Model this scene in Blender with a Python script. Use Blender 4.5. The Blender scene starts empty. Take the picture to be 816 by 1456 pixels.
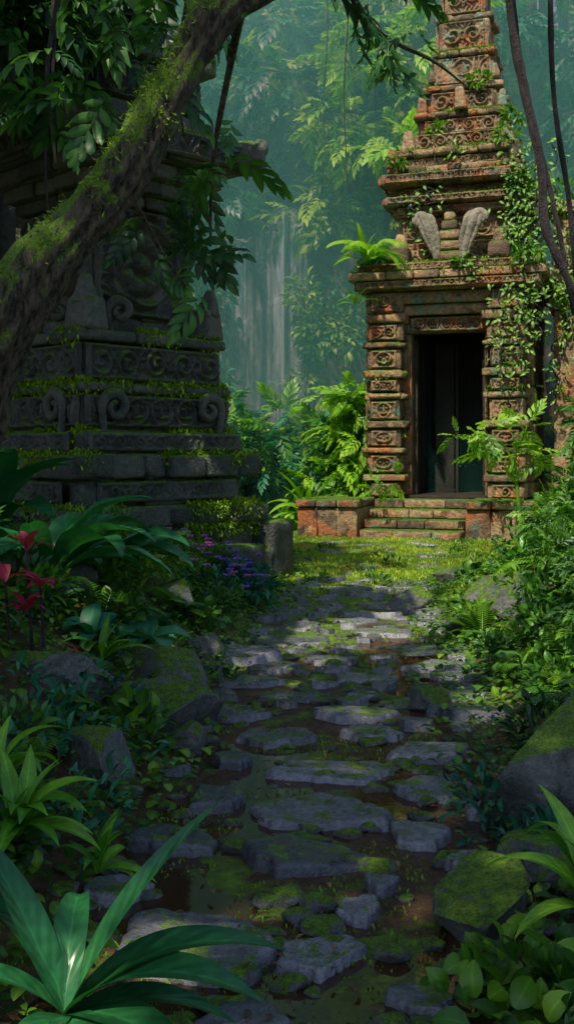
import bpy, math, numpy as np
from mathutils import Vector
rng = np.random.default_rng(11)
pi = math.pi
sc = bpy.context.scene

# ------------------------------------------------------------------ numpy noise
_L = rng.random((32, 32, 32))
def vnoise(p, f, off=0.0):
    q = np.asarray(p) * f + off + 100.0
    i = np.floor(q).astype(int); t = q - i; t = t * t * (3 - 2 * t)
    i0 = i % 32; i1 = (i + 1) % 32
    def g(a, b, c): return _L[a, b, c]
    x0, y0, z0 = i0[..., 0], i0[..., 1], i0[..., 2]
    x1, y1, z1 = i1[..., 0], i1[..., 1], i1[..., 2]
    tx, ty, tz = t[..., 0], t[..., 1], t[..., 2]
    a = g(x0, y0, z0) * (1 - tx) + g(x1, y0, z0) * tx
    b = g(x0, y1, z0) * (1 - tx) + g(x1, y1, z0) * tx
    c = g(x0, y0, z1) * (1 - tx) + g(x1, y0, z1) * tx
    d = g(x0, y1, z1) * (1 - tx) + g(x1, y1, z1) * tx
    return ((a * (1 - ty) + b * ty) * (1 - tz) + (c * (1 - ty) + d * ty) * tz) * 2 - 1
def fbm(p, f, o=3, off=0.0):
    s = 0; a = 1.0
    for k in range(o):
        s = s + a * vnoise(p, f, off + 7.3 * k); f *= 2.03; a *= 0.5
    return s / 1.75
def nrm(a): return a / (np.linalg.norm(a, axis=-1, keepdims=True) + 1e-9)

# ------------------------------------------------------------------ mesh builder
class MB:
    def __init__(s): s.v = []; s.f = []; s.c = []; s.n = 0
    def add(s, V, F, C=None):
        V = np.asarray(V, float).reshape(-1, 3); F = np.asarray(F, int).reshape(-1, 4)
        if C is None: C = np.full((len(V), 4), 0.5)
        s.v.append(V); s.f.append(F + s.n); s.c.append(C); s.n += len(V)
def make(name, mb, mat, parent=None, smooth=True, loc=None):
    V = np.concatenate(mb.v); F = np.concatenate(mb.f); C = np.concatenate(mb.c)
    me = bpy.data.meshes.new(name)
    me.vertices.add(len(V)); me.vertices.foreach_set('co', V.astype(np.float32).ravel())
    me.loops.add(F.size); me.loops.foreach_set('vertex_index', F.astype(np.int32).ravel())
    me.polygons.add(len(F)); me.polygons.foreach_set('loop_start', np.arange(0, F.size, 4, dtype=np.int32))
    me.polygons.foreach_set('use_smooth', np.full(len(F), smooth))
    me.update(calc_edges=True)
    a = me.color_attributes.new(name='Col', type='FLOAT_COLOR', domain='POINT')
    a.data.foreach_set('color', C.astype(np.float32).ravel())
    me.materials.append(mat)
    o = bpy.data.objects.new(name, me); sc.collection.objects.link(o)
    if loc is not None: o.location = loc
    if parent: o.parent = parent
    return o
def empty(name, loc=(0, 0, 0), rz=0):
    e = bpy.data.objects.new(name, None); e.location = loc; e.rotation_euler = (0, 0, rz)
    sc.collection.objects.link(e); e.empty_display_size = 0.2
    return e
def gridf(nu, nv):
    i = np.arange(nu - 1)[:, None]; j = np.arange(nv - 1)[None]
    a = i * nv + j
    return np.stack([a, a + nv, a + nv + 1, a + 1], -1).reshape(-1, 4)

def boxgrid(h, b, res):
    Vs = []; Fs = []; n = 0
    def line(hh, bb):
        m = max(2, min(16, int(math.ceil(2 * (hh - bb) / res)) + 1))
        return np.concatenate([[-hh], np.linspace(-hh + bb, hh - bb, m), [hh]])
    for ax in range(3):
        u, v = (ax + 1) % 3, (ax + 2) % 3
        lu, lv = line(h[u], b), line(h[v], b)
        U, Vv = np.meshgrid(lu, lv, indexing='ij')
        for s in (1, -1):
            P = np.zeros(U.shape + (3,)); P[..., u] = U; P[..., v] = Vv; P[..., ax] = s * h[ax]
            F = gridf(len(lu), len(lv))
            if s < 0: F = F[:, ::-1]
            Vs.append(P.reshape(-1, 3)); Fs.append(F + n); n += P.size // 3
    return np.concatenate(Vs), np.concatenate(Fs)
def merge(V, F):
    q, idx, inv = np.unique(np.round(V, 5), axis=0, return_index=True, return_inverse=True)
    return V[idx], inv.reshape(-1)[F]
def rbox(mb, c, size, b=0.03, res=0.14, amp=0.014, rz=0.0, tilt=(0, 0), chip=0.0, top=1.0):
    """weathered stone block with rounded, chipped arrises"""
    h = np.array(size, float) / 2; b = min(b, h.min() * 0.8)
    V, F = boxgrid(h, b, res)
    q = np.clip(V, -(h - b), h - b); d = nrm(V - q); V = q + d * b
    V, F = merge(V, F)
    q = np.clip(V, -(h - b), h - b); d = nrm(V - q)
    if top != 1.0:
        k = 1 + (top - 1) * (V[:, 2:3] / h[2] * .5 + .5); V[:, :2] *= k
    off = rng.random() * 50
    V = V + d * (fbm(V, 3.5, 3, off) * amp)[:, None]
    if chip > 0:
        w = np.sort(np.abs(V) / h, axis=1); e = np.clip((w[:, 1] - .75) * 4, 0, 1)
        V = V - V * (e * np.clip(vnoise(V, 4.0, off) - .15, 0, 1) * chip)[:, None]
    a, bb = tilt
    V = V + np.stack([V[:, 2] * a, V[:, 2] * bb, -V[:, 0] * a - V[:, 1] * bb], -1)
    cr, sr = math.cos(rz), math.sin(rz)
    V = np.stack([V[:, 0] * cr - V[:, 1] * sr, V[:, 0] * sr + V[:, 1] * cr, V[:, 2]], -1) + np.array(c)
    mb.add(V, F, np.tile([rng.random(), rng.random(), .5, 1], (len(V), 1)))
def rock(mb, c, size, n=14, planes=14, amp=0.03, seed=0):
    g = np.random.default_rng(seed)
    l = np.tan(np.linspace(-pi / 4, pi / 4, n)); Vs = []; Fs = []; k = 0
    for ax in range(3):
        u, v = (ax + 1) % 3, (ax + 2) % 3
        U, W = np.meshgrid(l, l, indexing='ij')
        for s in (1, -1):
            P = np.zeros(U.shape + (3,)); P[..., u] = U; P[..., v] = W; P[..., ax] = s
            F = gridf(n, n); F = F if s > 0 else F[:, ::-1]
            Vs.append(P.reshape(-1, 3)); Fs.append(F + k); k += n * n
    V, F = merge(np.concatenate(Vs), np.concatenate(Fs)); V = nrm(V)
    for i in range(planes):
        nn = nrm(g.normal(size=3)); dd = g.uniform(.42, .72)
        s = V @ nn - dd; V = V - np.clip(s, 0, None)[:, None] * nn
    V = V * (1 + fbm(V, 2.2, 4, seed * 3.1) * amp * 2.6)[:, None]
    V = V * np.array(size) * .72
    mb.add(V + np.array(c), F)
def catmull(P, n):
    P = np.asarray(P, float); Q = np.vstack([2 * P[0] - P[1], P, 2 * P[-1] - P[-2]])
    out = []
    for i in range(1, len(Q) - 2):
        t = np.linspace(0, 1, n, endpoint=False)[:, None]
        p0, p1, p2, p3 = Q[i - 1], Q[i], Q[i + 1], Q[i + 2]
        out.append(.5 * ((2 * p1) + (-p0 + p2) * t + (2 * p0 - 5 * p1 + 4 * p2 - p3) * t ** 2 + (-p0 + 3 * p1 - 3 * p2 + p3) * t ** 3))
    out.append(P[-1:]); return np.concatenate(out)
def tube(mb, pts, rad, sides=12, n=8, amp=0.0, nf=4.0, ridges=0, flat=None):
    Pr = catmull(pts, n)
    r = np.interp(np.linspace(0, 1, len(Pr)), np.linspace(0, 1, len(rad)), rad)
    T = nrm(np.gradient(Pr, axis=0))
    up = np.array([0.1, 1, 0.05]); X = nrm(np.cross(T, up)); Y = np.cross(T, X)
    a = np.linspace(0, 2 * pi, sides, endpoint=False)
    dirs = X[:, None] * np.cos(a)[None, :, None] + Y[:, None] * np.sin(a)[None, :, None]
    V = Pr[:, None] + dirs * r[:, None, None]
    if amp > 0:
        k = fbm(V, nf, 3) * amp
        if ridges: k = k + amp * .8 * np.abs(np.sin(a * ridges / 2 + 4 * fbm(V * .6, 1.5, 2)))
        V = V + dirs * (k * r[:, None])[..., None]
    m = len(Pr); i = np.arange(m - 1)[:, None]; j = np.arange(sides)[None]; j2 = (j + 1) % sides
    F = np.stack([i * sides + j, i * sides + j2, (i + 1) * sides + j2, (i + 1) * sides + j], -1).reshape(-1, 4)
    mb.add(V.reshape(-1, 3), F[:, ::-1]); return Pr, r

# ------------------------------------------------------------------ leaf templates
def T_leaf(rows=5, w=.18, arc=(20, -30), fold=.25, across=1, prof=.9, wave=0):
    t = np.linspace(0, 1, rows)
    a = np.radians(arc[0] + (arc[1] - arc[0]) * t)
    y = np.concatenate([[0], np.cumsum(np.cos(a[:-1]) / (rows - 1))]); z = np.concatenate([[0], np.cumsum(np.sin(a[:-1]) / (rows - 1))])
    W = w * np.sin(pi * np.clip(t, .03, .985) ** prof) ** .85
    s = np.linspace(-1, 1, 2 * across + 1)
    X = W[:, None] * s[None]; Z = z[:, None] + fold * np.abs(X) * np.cos(a)[:, None]
    Y = y[:, None] - fold * np.abs(X) * np.sin(a)[:, None]
    if wave: Z = Z + wave * np.abs(s)[None] * np.sin(t * 22)[:, None] * W[:, None]
    V = np.stack([X, np.broadcast_to(Y, X.shape), Z], -1).reshape(-1, 3)
    A = np.stack([np.broadcast_to(t[:, None], X.shape).ravel(), np.broadcast_to(np.abs(s)[None], X.shape).ravel(), np.full(X.size, .5)], -1)
    return dict(v=V, f=gridf(rows, 2 * across + 1), a=A)
def inst(mb, T, P, D, S, U=None, C=None, W=None):
    P = np.asarray(P, float).reshape(-1, 3); N = len(P)
    D = nrm(np.broadcast_to(np.asarray(D, float), (N, 3))); S = np.broadcast_to(np.asarray(S, float), (N,))
    if U is None: U = np.array([0, 0, 1.0])
    U = np.broadcast_to(U, (N, 3)) + rng.normal(size=(N, 3)) * 1e-3
    X = nrm(np.cross(D, U)); Z = np.cross(X, D)
    v = T['v']; w = np.ones(N) if W is None else np.broadcast_to(W, (N,))
    V = P[:, None] + S[:, None, None] * (v[None, :, 0:1] * X[:, None] * w[:, None, None] + v[None, :, 1:2] * D[:, None] + v[None, :, 2:3] * Z[:, None])
    if C is None: C = rng.random(N)
    a = T['a']; c = np.empty((N, len(v), 4))
    c[..., 0] = np.clip(np.asarray(C)[:, None] + .5 * (a[None, :, 2] - .5), 0, 1)
    c[..., 1] = a[None, :, 0]; c[..., 2] = a[None, :, 1]; c[..., 3] = rng.random(N)[:, None]
    F = (T['f'][None] + (np.arange(N) * len(v))[:, None, None]).reshape(-1, 4)
    mb.add(V.reshape(-1, 3), F, c.reshape(-1, 4))
def to_T(mb):
    C = np.concatenate(mb.c)
    return dict(v=np.concatenate(mb.v), f=np.concatenate(mb.f), a=np.stack([C[:, 1], C[:, 2], C[:, 0]], -1))
leaf_lo = T_leaf(3, .2, (10, -40), .3)
leaf_md = T_leaf(5, .19, (15, -45), .3)
leaf_rd = T_leaf(6, .36, (20, -50), .2, 1, .8)
blade = T_leaf(3, .05, (80, 40), .1)
def T_twig(k=9, L=leaf_lo, ls=.45, droop=.25):
    m = MB(); P = []; D = []; S = []
    for i in range(k):
        t = (i + .6) / k; s = 1 if i % 2 else -1
        P.append([0, t, -droop * t * t]); D.append([s * (.9 - .5 * t), .55 + .6 * t, -.15 - .3 * t + rng.normal() * .12]); S.append(ls * (.75 + .5 * math.sin(pi * t)))
    P.append([0, 1, -droop]); D.append([0, 1, -.5]); S.append(ls)
    inst(m, L, P, D, S, C=rng.random(len(P)))
    st = np.array([[-.006, 0, 0], [.006, 0, 0], [.004, 1, -droop], [-.004, 1, -droop]]); m.add(st, [[0, 1, 2, 3]], np.array([[.2, .5, .5, .5]] * 4))
    return to_T(m)
def T_frond(k=18, arc=(60, -35), pl=.26, pw=.09):
    m = MB(); n = 24; t = np.linspace(0, 1, n); a = np.radians(arc[0] + (arc[1] - arc[0]) * t)
    y = np.concatenate([[0], np.cumsum(np.cos(a[:-1]) / (n - 1))]); z = np.concatenate([[0], np.cumsum(np.sin(a[:-1]) / (n - 1))])
    for s in (-1, 1):
        tt = (np.arange(k) + .5) / k * .9 + .1
        P = np.stack([np.zeros(k), np.interp(tt, t, y), np.interp(tt, t, z)], -1)
        aa = np.interp(tt, t, a)
        D = np.stack([s * np.ones(k), .55 * np.cos(aa) + .1, .55 * np.sin(aa) - .25], -1)
        Ls = pl * np.sin(pi * np.clip(tt * .93, .12, 1)) ** .7
        inst(m, T_leaf(3, pw / pl * .55, (10, -35), .2), P, D, Ls, C=np.full(k, .5) + rng.normal(size=k) * .12)
    V = np.stack([np.concatenate([-.008 * (1 - t), .008 * (1 - t)]), np.tile(y, 2), np.tile(z, 2)], -1)
    F = np.array([[i, i + n, i + n + 1, i + 1] for i in range(n - 1)]); m.add(V, F, np.tile([.3, .5, 0, .5], (2 * n, 1)))
    return to_T(m)
twig = T_twig(); twig_md = T_twig(9, leaf_md, .42, .3)
fronds = [T_frond(18, (65, -30)), T_frond(18, (45, -50)), T_frond(18, (80, 5))]
palm = [T_frond(22, (60, -50), .4, .05), T_frond(22, (75, -30), .4, .05), T_frond(22, (35, -60), .4, .05)]
strap = [T_leaf(16, .085, (78, -25), .35, 2, .75), T_leaf(16, .085, (60, -50), .35, 2, .75), T_leaf(16, .08, (85, 30), .35, 2, .75), T_leaf(16, .09, (35, -45), .3, 2, .75)]
banana = [T_leaf(14, .17, (70, -40), .3, 2, 1.0, .06), T_leaf(14, .16, (85, -5), .3, 2, 1.0, .06), T_leaf(14, .17, (45, -55), .3, 2, 1.0, .06)]
banana_lo = [T_leaf(7, .13, (70, -40), .3, 1, 1.0), T_leaf(7, .12, (85, -5), .3, 1, 1.0), T_leaf(7, .13, (45, -55), .3, 1, 1.0)]

# ------------------------------------------------------------------ materials
def nt_new(name):
    m = bpy.data.materials.new(name); m.use_nodes = True; nt = m.node_tree; nt.nodes.clear(); return m, nt
def N(nt, t, **kw):
    n = nt.nodes.new(t)
    for k, v in kw.items(): setattr(n, k, v)
    return n
def noise(nt, vec, scale, detail=4, rough=.55):
    n = N(nt, 'ShaderNodeTexNoise'); n.inputs['Scale'].default_value = scale; n.inputs['Detail'].default_value = detail; n.inputs['Roughness'].default_value = rough
    nt.links.new(vec, n.inputs['Vector']); return n.outputs['Fac']
def ramp(nt, fac, stops, interp='LINEAR'):
    r = N(nt, 'ShaderNodeValToRGB'); e = r.color_ramp; e.interpolation = interp
    while len(e.elements) < len(stops): e.elements.new(.5)
    for el, (p, c) in zip(e.elements, stops):
        el.position = p; el.color = tuple(c) + (1,) if len(c) == 3 else c
    nt.links.new(fac, r.inputs[0]); return r.outputs[0]
def mix(nt, fac, a, b, mode='MIX'):
    n = N(nt, 'ShaderNodeMix', data_type='RGBA', blend_type=mode)
    for s, v in ((0, fac), (6, a), (7, b)):
        if hasattr(v, 'is_linked') or hasattr(v, 'links'): nt.links.new(v, n.inputs[s])
        elif s == 0: n.inputs[0].default_value = v
        else: n.inputs[s].default_value = tuple(v) + (1,)
    return n.outputs[2]
def M(nt, op, a, b=None, c=None, clamp=False):
    n = N(nt, 'ShaderNodeMath', operation=op); n.use_clamp = clamp
    for i, v in enumerate((a, b, c)):
        if v is None: continue
        if isinstance(v, (int, float)): n.inputs[i].default_value = v
        else: nt.links.new(v, n.inputs[i])
    return n.outputs[0]
def out(nt, sh): o = N(nt, 'ShaderNodeOutputMaterial'); nt.links.new(sh, o.inputs[0]); return o
def stone_mat(name, A, B, moss=(.05, .11, .012), moss_amt=.5, lichen=None, rough=.75, sc_=1.0, bump=.6, spec=.4, moss2=None, dirt=.75):
    m, nt = nt_new(name); L = nt.links
    tc = N(nt, 'ShaderNodeTexCoord').outputs['Object']
    at = N(nt, 'ShaderNodeVertexColor', layer_name='Col').outputs[0]
    sep = N(nt, 'ShaderNodeSeparateColor'); L.new(at, sep.inputs[0])
    n1 = noise(nt, tc, 2.2 * sc_, 5, .6); n2 = noise(nt, tc, 14 * sc_, 6, .7); n3 = noise(nt, tc, 60 * sc_, 3, .6)
    base = ramp(nt, M(nt, 'ADD', n1, M(nt, 'MULTIPLY', M(nt, 'SUBTRACT', sep.outputs[0], .5), .45)), [(.3, A), (.7, B)])
    base = mix(nt, dirt, base, ramp(nt, n2, [(.3, (.25, .25, .25)), (.65, (1.25, 1.25, 1.25))]), 'MULTIPLY')
    base = mix(nt, .5, base, ramp(nt, n3, [(.3, (.5, .5, .5)), (.7, (1.4, 1.4, 1.4))]), 'MULTIPLY')
    if lichen:
        for i, (col, thr, s) in enumerate(lichen):
            mp = N(nt, 'ShaderNodeMapping'); mp.inputs['Location'].default_value = (i * 7.1 + 3, i * 3.3, 0); L.new(tc, mp.inputs[0])
            f = noise(nt, mp.outputs[0], s, 6, .68)
            base = mix(nt, M(nt, 'MULTIPLY', ramp(nt, f, [(thr, (0, 0, 0)), (thr + .09, (1, 1, 1))]), .75), base, mix(nt, 1.0, col, ramp(nt, n2, [(.3, (.45,) * 3), (.65, (1.3,) * 3)]), 'MULTIPLY'))
    g = N(nt, 'ShaderNodeNewGeometry'); sx = N(nt, 'ShaderNodeSeparateXYZ'); L.new(g.outputs['Normal'], sx.inputs[0])
    mf = M(nt, 'ADD', M(nt, 'MULTIPLY', sx.outputs[2], .45), M(nt, 'MULTIPLY', noise(nt, tc, 3.1 * sc_, 6, .72), 1.0))
    mm = ramp(nt, mf, [(1.13 - moss_amt * .55, (0, 0, 0)), (1.24 - moss_amt * .55, (1, 1, 1))])
    mvar = M(nt, 'ADD', M(nt, 'MULTIPLY', n2, .55), M(nt, 'MULTIPLY', n3, .45))
    mcol = ramp(nt, mvar, [(.34, tuple(x * .16 for x in moss)), (.48, tuple(x * .8 for x in moss)), (.64, moss2 or tuple(x * 1.9 for x in moss))])
    col = mix(nt, mm, base, mcol)
    p = N(nt, 'ShaderNodeBsdfPrincipled'); L.new(col, p.inputs['Base Color'])
    L.new(mix(nt, mm, mix(nt, n2, (max(.08, rough - .2),) * 3, (min(1, rough + .2),) * 3), (.95,) * 3), p.inputs['Roughness'])
    p.inputs['Specular IOR Level'].default_value = spec
    vo = N(nt, 'ShaderNodeTexVoronoi', feature='DISTANCE_TO_EDGE'); vo.inputs['Scale'].default_value = 3.2 * sc_; L.new(tc, vo.inputs['Vector'])
    crack = ramp(nt, vo.outputs[0], [(0, (0, 0, 0)), (.04, (1, 1, 1))])
    h = M(nt, 'ADD', M(nt, 'ADD', M(nt, 'MULTIPLY', n1, 1.2), n2), M(nt, 'MULTIPLY', n3, .35)); h = M(nt, 'ADD', h, M(nt, 'MULTIPLY', crack, .12))
    h = M(nt, 'ADD', h, M(nt, 'MULTIPLY', mm, M(nt, 'MULTIPLY', n3, 1.2)))
    b = N(nt, 'ShaderNodeBump'); b.inputs['Strength'].default_value = bump; b.inputs['Distance'].default_value = .05 / sc_
    L.new(h, b.inputs['Height']); L.new(b.outputs[0], p.inputs['Normal']); out(nt, p.outputs[0]); return m
def leaf_mat(name, dark, mid, light, rough=.42, trans=.3, rib=1.5, veins=0):
    m, nt = nt_new(name); L = nt.links
    at = N(nt, 'ShaderNodeVertexColor', layer_name='Col'); sep = N(nt, 'ShaderNodeSeparateColor'); L.new(at.outputs[0], sep.inputs[0])
    tc = N(nt, 'ShaderNodeTexCoord').outputs['Object']
    nz = noise(nt, tc, 1.3, 2)
    f = M(nt, 'ADD', sep.outputs[0], M(nt, 'MULTIPLY', M(nt, 'SUBTRACT', nz, .5), 1.2), clamp=True)
    col = ramp(nt, f, [(0.05, dark), (.5, mid), (.95, light)])
    if veins: col = mix(nt, .6, col, ramp(nt, noise(nt, tc, 22, 3), [(.3, (.5, .5, .5)), (.7, (1.35, 1.35, 1.35))]), 'MULTIPLY')
    ribm = ramp(nt, sep.outputs[2], [(0.0, (rib,) * 3), (.12, (1, 1, 1)), (1, (.8, .8, .8))])
    col = mix(nt, 1.0, col, ribm, 'MULTIPLY')
    p = N(nt, 'ShaderNodeBsdfPrincipled'); L.new(col, p.inputs['Base Color']); p.inputs['Roughness'].default_value = rough
    p.inputs['Specular IOR Level'].default_value = .5
    if veins:
        w = M(nt, 'SINE', M(nt, 'ADD', M(nt, 'MULTIPLY', sep.outputs[1], veins), M(nt, 'MULTIPLY', sep.outputs[2], -veins * .22)))
        b = N(nt, 'ShaderNodeBump'); b.inputs['Strength'].default_value = .12; b.inputs['Distance'].default_value = .01
        L.new(w, b.inputs['Height']); L.new(b.outputs[0], p.inputs['Normal'])
    t = N(nt, 'ShaderNodeBsdfTranslucent'); L.new(mix(nt, 1.0, col, (1.3, 1.5, .6), 'MULTIPLY'), t.inputs[0])
    ms = N(nt, 'ShaderNodeMixShader'); ms.inputs[0].default_value = trans
    L.new(p.outputs[0], ms.inputs[1]); L.new(t.outputs[0], ms.inputs[2]); out(nt, ms.outputs[0]); return m

m_path = stone_mat('slate_flagstone', (.065, .07, .09), (.23, .225, .27), moss_amt=.30, moss=(.09, .17, .012), rough=.24, sc_=2.0, bump=.5, spec=1.0)
m_rock = stone_mat('mossy_rock', (.06, .07, .07), (.23, .23, .22), moss_amt=.68, moss=(.13, .25, .012), rough=.48, sc_=2.2, bump=.9, spec=.6)
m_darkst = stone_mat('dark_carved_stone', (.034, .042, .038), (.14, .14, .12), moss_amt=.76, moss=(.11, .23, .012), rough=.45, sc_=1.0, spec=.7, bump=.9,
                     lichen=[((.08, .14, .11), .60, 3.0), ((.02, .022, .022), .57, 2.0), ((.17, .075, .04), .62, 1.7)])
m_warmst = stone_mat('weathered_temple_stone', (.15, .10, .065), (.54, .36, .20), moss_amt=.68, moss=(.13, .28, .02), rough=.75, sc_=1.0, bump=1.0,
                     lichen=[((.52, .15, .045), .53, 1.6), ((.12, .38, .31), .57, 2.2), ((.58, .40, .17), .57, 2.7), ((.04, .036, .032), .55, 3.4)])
m_pale = stone_mat('pale_volute_stone', (.24, .22, .17), (.48, .42, .33), moss_amt=.5, rough=.8, bump=.9)
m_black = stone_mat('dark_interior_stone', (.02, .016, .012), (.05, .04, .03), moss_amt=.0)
m_cliff = stone_mat('cliff_rock', (.03, .05, .045), (.12, .16, .145), moss_amt=.5, moss=(.03, .09, .02), rough=.45, sc_=.35)
m_leaf_dk = leaf_mat('leaf_deep_green', (.012, .050, .016), (.032, .125, .028), (.09, .24, .030))
m_leaf_md = leaf_mat('leaf_green', (.020, .085, .016), (.070, .21, .020), (.19, .38, .025))
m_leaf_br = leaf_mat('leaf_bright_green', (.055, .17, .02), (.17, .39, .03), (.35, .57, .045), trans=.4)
m_leaf_bl = leaf_mat('leaf_blue_green', (.010, .08, .05), (.025, .17, .10), (.07, .31, .14))
m_strap = leaf_mat('leaf_strap', (.012, .095, .035), (.028, .17, .055), (.06, .28, .07), rough=.30, veins=50, trans=.2)
m_strap_br = leaf_mat('leaf_strap_bright', (.035, .16, .015), (.10, .33, .022), (.25, .50, .035), rough=.34, veins=50)
m_red = leaf_mat('leaf_crimson', (.16, .012, .03), (.46, .03, .08), (.66, .12, .18))
m_flower = leaf_mat('petal_violet', (.14, .12, .60), (.34, .16, .7), (.75, .16, .45), rib=1)
m_grass = leaf_mat('grass_blade', (.09, .17, .012), (.26, .40, .018), (.48, .60, .035), trans=.35, rib=1)
m_moss = leaf_mat('moss_tuft', (.06, .14, .008), (.16, .32, .012), (.32, .49, .018), trans=.25, rib=1)

def bark_mat(name, A, B, moss, amt):
    m, nt = nt_new(name); L = nt.links
    tc = N(nt, 'ShaderNodeTexCoord').outputs['Object']
    mp = N(nt, 'ShaderNodeMapping'); mp.inputs['Rotation'].default_value = (0, .7, 0); mp.inputs['Scale'].default_value = (2.6, 2.6, .7); L.new(tc, mp.inputs[0])
    n1 = noise(nt, mp.outputs[0], 14, 7, .7); n2 = noise(nt, tc, 5, 6, .65); n3 = noise(nt, tc, 90, 3)
    col = ramp(nt, n1, [(.40, A), (.60, B)])
    g = N(nt, 'ShaderNodeNewGeometry'); sx = N(nt, 'ShaderNodeSeparateXYZ'); L.new(g.outputs['Normal'], sx.inputs[0])
    mf = M(nt, 'ADD', M(nt, 'MULTIPLY', sx.outputs[2], .25), n2)
    mm = ramp(nt, mf, [(.62 - amt * .2, (0, 0, 0)), (.70 - amt * .2, (1, 1, 1))])
    mc = ramp(nt, n3, [(.3, tuple(x * .5 for x in moss)), (.7, tuple(x * 1.6 for x in moss))])
    col = mix(nt, mm, col, mc)
    p = N(nt, 'ShaderNodeBsdfPrincipled'); L.new(col, p.inputs['Base Color']); p.inputs['Roughness'].default_value = .7
    b = N(nt, 'ShaderNodeBump'); b.inputs['Strength'].default_value = 1.0; b.inputs['Distance'].default_value = .08
    L.new(M(nt, 'ADD', n1, M(nt, 'MULTIPLY', n3, .2)), b.inputs['Height']); L.new(b.outputs[0], p.inputs['Normal'])
    out(nt, p.outputs[0]); return m
m_bark = bark_mat('mossy_bark', (.018, .013, .008), (.21, .165, .11), (.15, .27, .015), .6)
m_bark2 = bark_mat('dark_bark', (.03, .03, .028), (.12, .115, .10), (.03, .07, .02), .2)
m_vine = bark_mat('vine_bark', (.02, .015, .015), (.07, .05, .05), (.02, .05, .01), -.5)

# ------------------------------------------------------------------ ground
def path_x(y): return np.interp(y, [0, 3, 4.4, 5.5, 8, 11.6, 14, 18], [0.1, .05, .12, .27, .42, .70, 1.0, 1.8])
def sstep(a, b, x): t = np.clip((x - a) / (b - a), 0, 1); return t * t * (3 - 2 * t)
def gz(x, y):
    x = np.asarray(x, float); y = np.asarray(y, float)
    d = x - path_x(y)
    p = np.stack([x, y, np.zeros_like(x)], -1)
    near = 1 - sstep(12, 16, y)
    left = sstep(.75, 2.2, -d) * .65; right = sstep(.8, 2.4, d) * .42
    z = (left + right) * near
    z = z + sstep(3, 9, np.abs(x - 1.8)) * .6 * (1 - near)
    z = z + fbm(p, .9, 3) * (.03 + .10 * np.clip(np.abs(d) - .9, 0, 1)) + fbm(p, 5, 2) * .012
    z = z + fbm(p, .8, 3, 9) * .12 * sstep(12, 15, y) * (1 - sstep(19, 20.5, y))
    z = z + np.clip(sstep(27, 60, y), 0, 1) * 17 + sstep(27, 34, y) * 2.0 * (1 + .6 * fbm(p, .12, 2))
    z = z + sstep(9, 26, np.abs(x)) * 6 * sstep(2, 16, y)
    return z
xs = np.concatenate([np.linspace(-400, -30, 14), np.linspace(-28, -4.2, 50), np.linspace(-4, 5, 280), np.linspace(5.2, 28, 50), np.linspace(30, 400, 14)])
ys = np.concatenate([np.linspace(-400, -14, 14), np.linspace(-12, 1.8, 20), np.linspace(2, 22, 500), np.linspace(22.4, 62, 80), np.linspace(66, 500, 14)])
X, Y = np.meshgrid(xs, ys, indexing='ij'); Z = gz(X, Y)
mb = MB(); mb.add(np.stack([X, Y, Z], -1), gridf(len(xs), len(ys)))
m_ground, nt = nt_new('forest_floor'); L = nt.links
tc = N(nt, 'ShaderNodeTexCoord').outputs['Object']
n1 = noise(nt, tc, 1.6, 7, .65); n2 = noise(nt, tc, 16, 7, .7); n3 = noise(nt, tc, 80, 3)
soil = ramp(nt, n2, [(.3, (.026, .012, .006)), (.6, (.11, .05, .024)), (.8, (.26, .13, .06))])
mossc = ramp(nt, n2, [(.3, (.03, .075, .008)), (.55, (.12, .22, .014)), (.8, (.27, .41, .025))])
sx = N(nt, 'ShaderNodeSeparateXYZ'); L.new(tc, sx.inputs[0])
fy = M(nt, 'MULTIPLY', M(nt, 'SUBTRACT', sx.outputs[1], 7.0), .03, clamp=True)
mf = ramp(nt, M(nt, 'ADD', n1, M(nt, 'MINIMUM', fy, .12)), [(.52, (0, 0, 0)), (.60, (1, 1, 1))])
col = mix(nt, mf, soil, mossc)
p = N(nt, 'ShaderNodeBsdfPrincipled'); L.new(col, p.inputs['Base Color']); L.new(ramp(nt, n1, [(.40, (.10,) * 3), (.56, (.8,) * 3)]), p.inputs['Roughness'])
b = N(nt, 'ShaderNodeBump'); b.inputs['Strength'].default_value = .7; b.inputs['Distance'].default_value = .04
L.new(M(nt, 'ADD', n2, M(nt, 'MULTIPLY', n3, .4)), b.inputs['Height']); L.new(b.outputs[0], p.inputs['Normal']); out(nt, p.outputs[0])
make('ground', mb, m_ground)
# shallow muddy puddle water lying in the low spots of the path
m_pud, nt = nt_new('puddle_water'); p = N(nt, 'ShaderNodeBsdfPrincipled'); p.inputs['Base Color'].default_value = (.05, .024, .011, 1); p.inputs['Roughness'].default_value = .05; p.inputs['Specular IOR Level'].default_value = .7
tc = N(nt, 'ShaderNodeTexCoord').outputs['Object']; b = N(nt, 'ShaderNodeBump'); b.inputs['Strength'].default_value = .08; b.inputs['Distance'].default_value = .01
nt.links.new(noise(nt, tc, 9, 2), b.inputs['Height']); nt.links.new(b.outputs[0], p.inputs['Normal']); out(nt, p.outputs[0])
pu, pv = np.meshgrid(np.linspace(-.85, 1.05, 8), np.linspace(2.6, 10.5, 20), indexing='ij')
mb = MB(); mb.add(np.stack([pu + path_x(pv) - .1, pv, 0 * pu - .004], -1), gridf(8, 20)); make('puddle_water', mb, m_pud)

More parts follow.
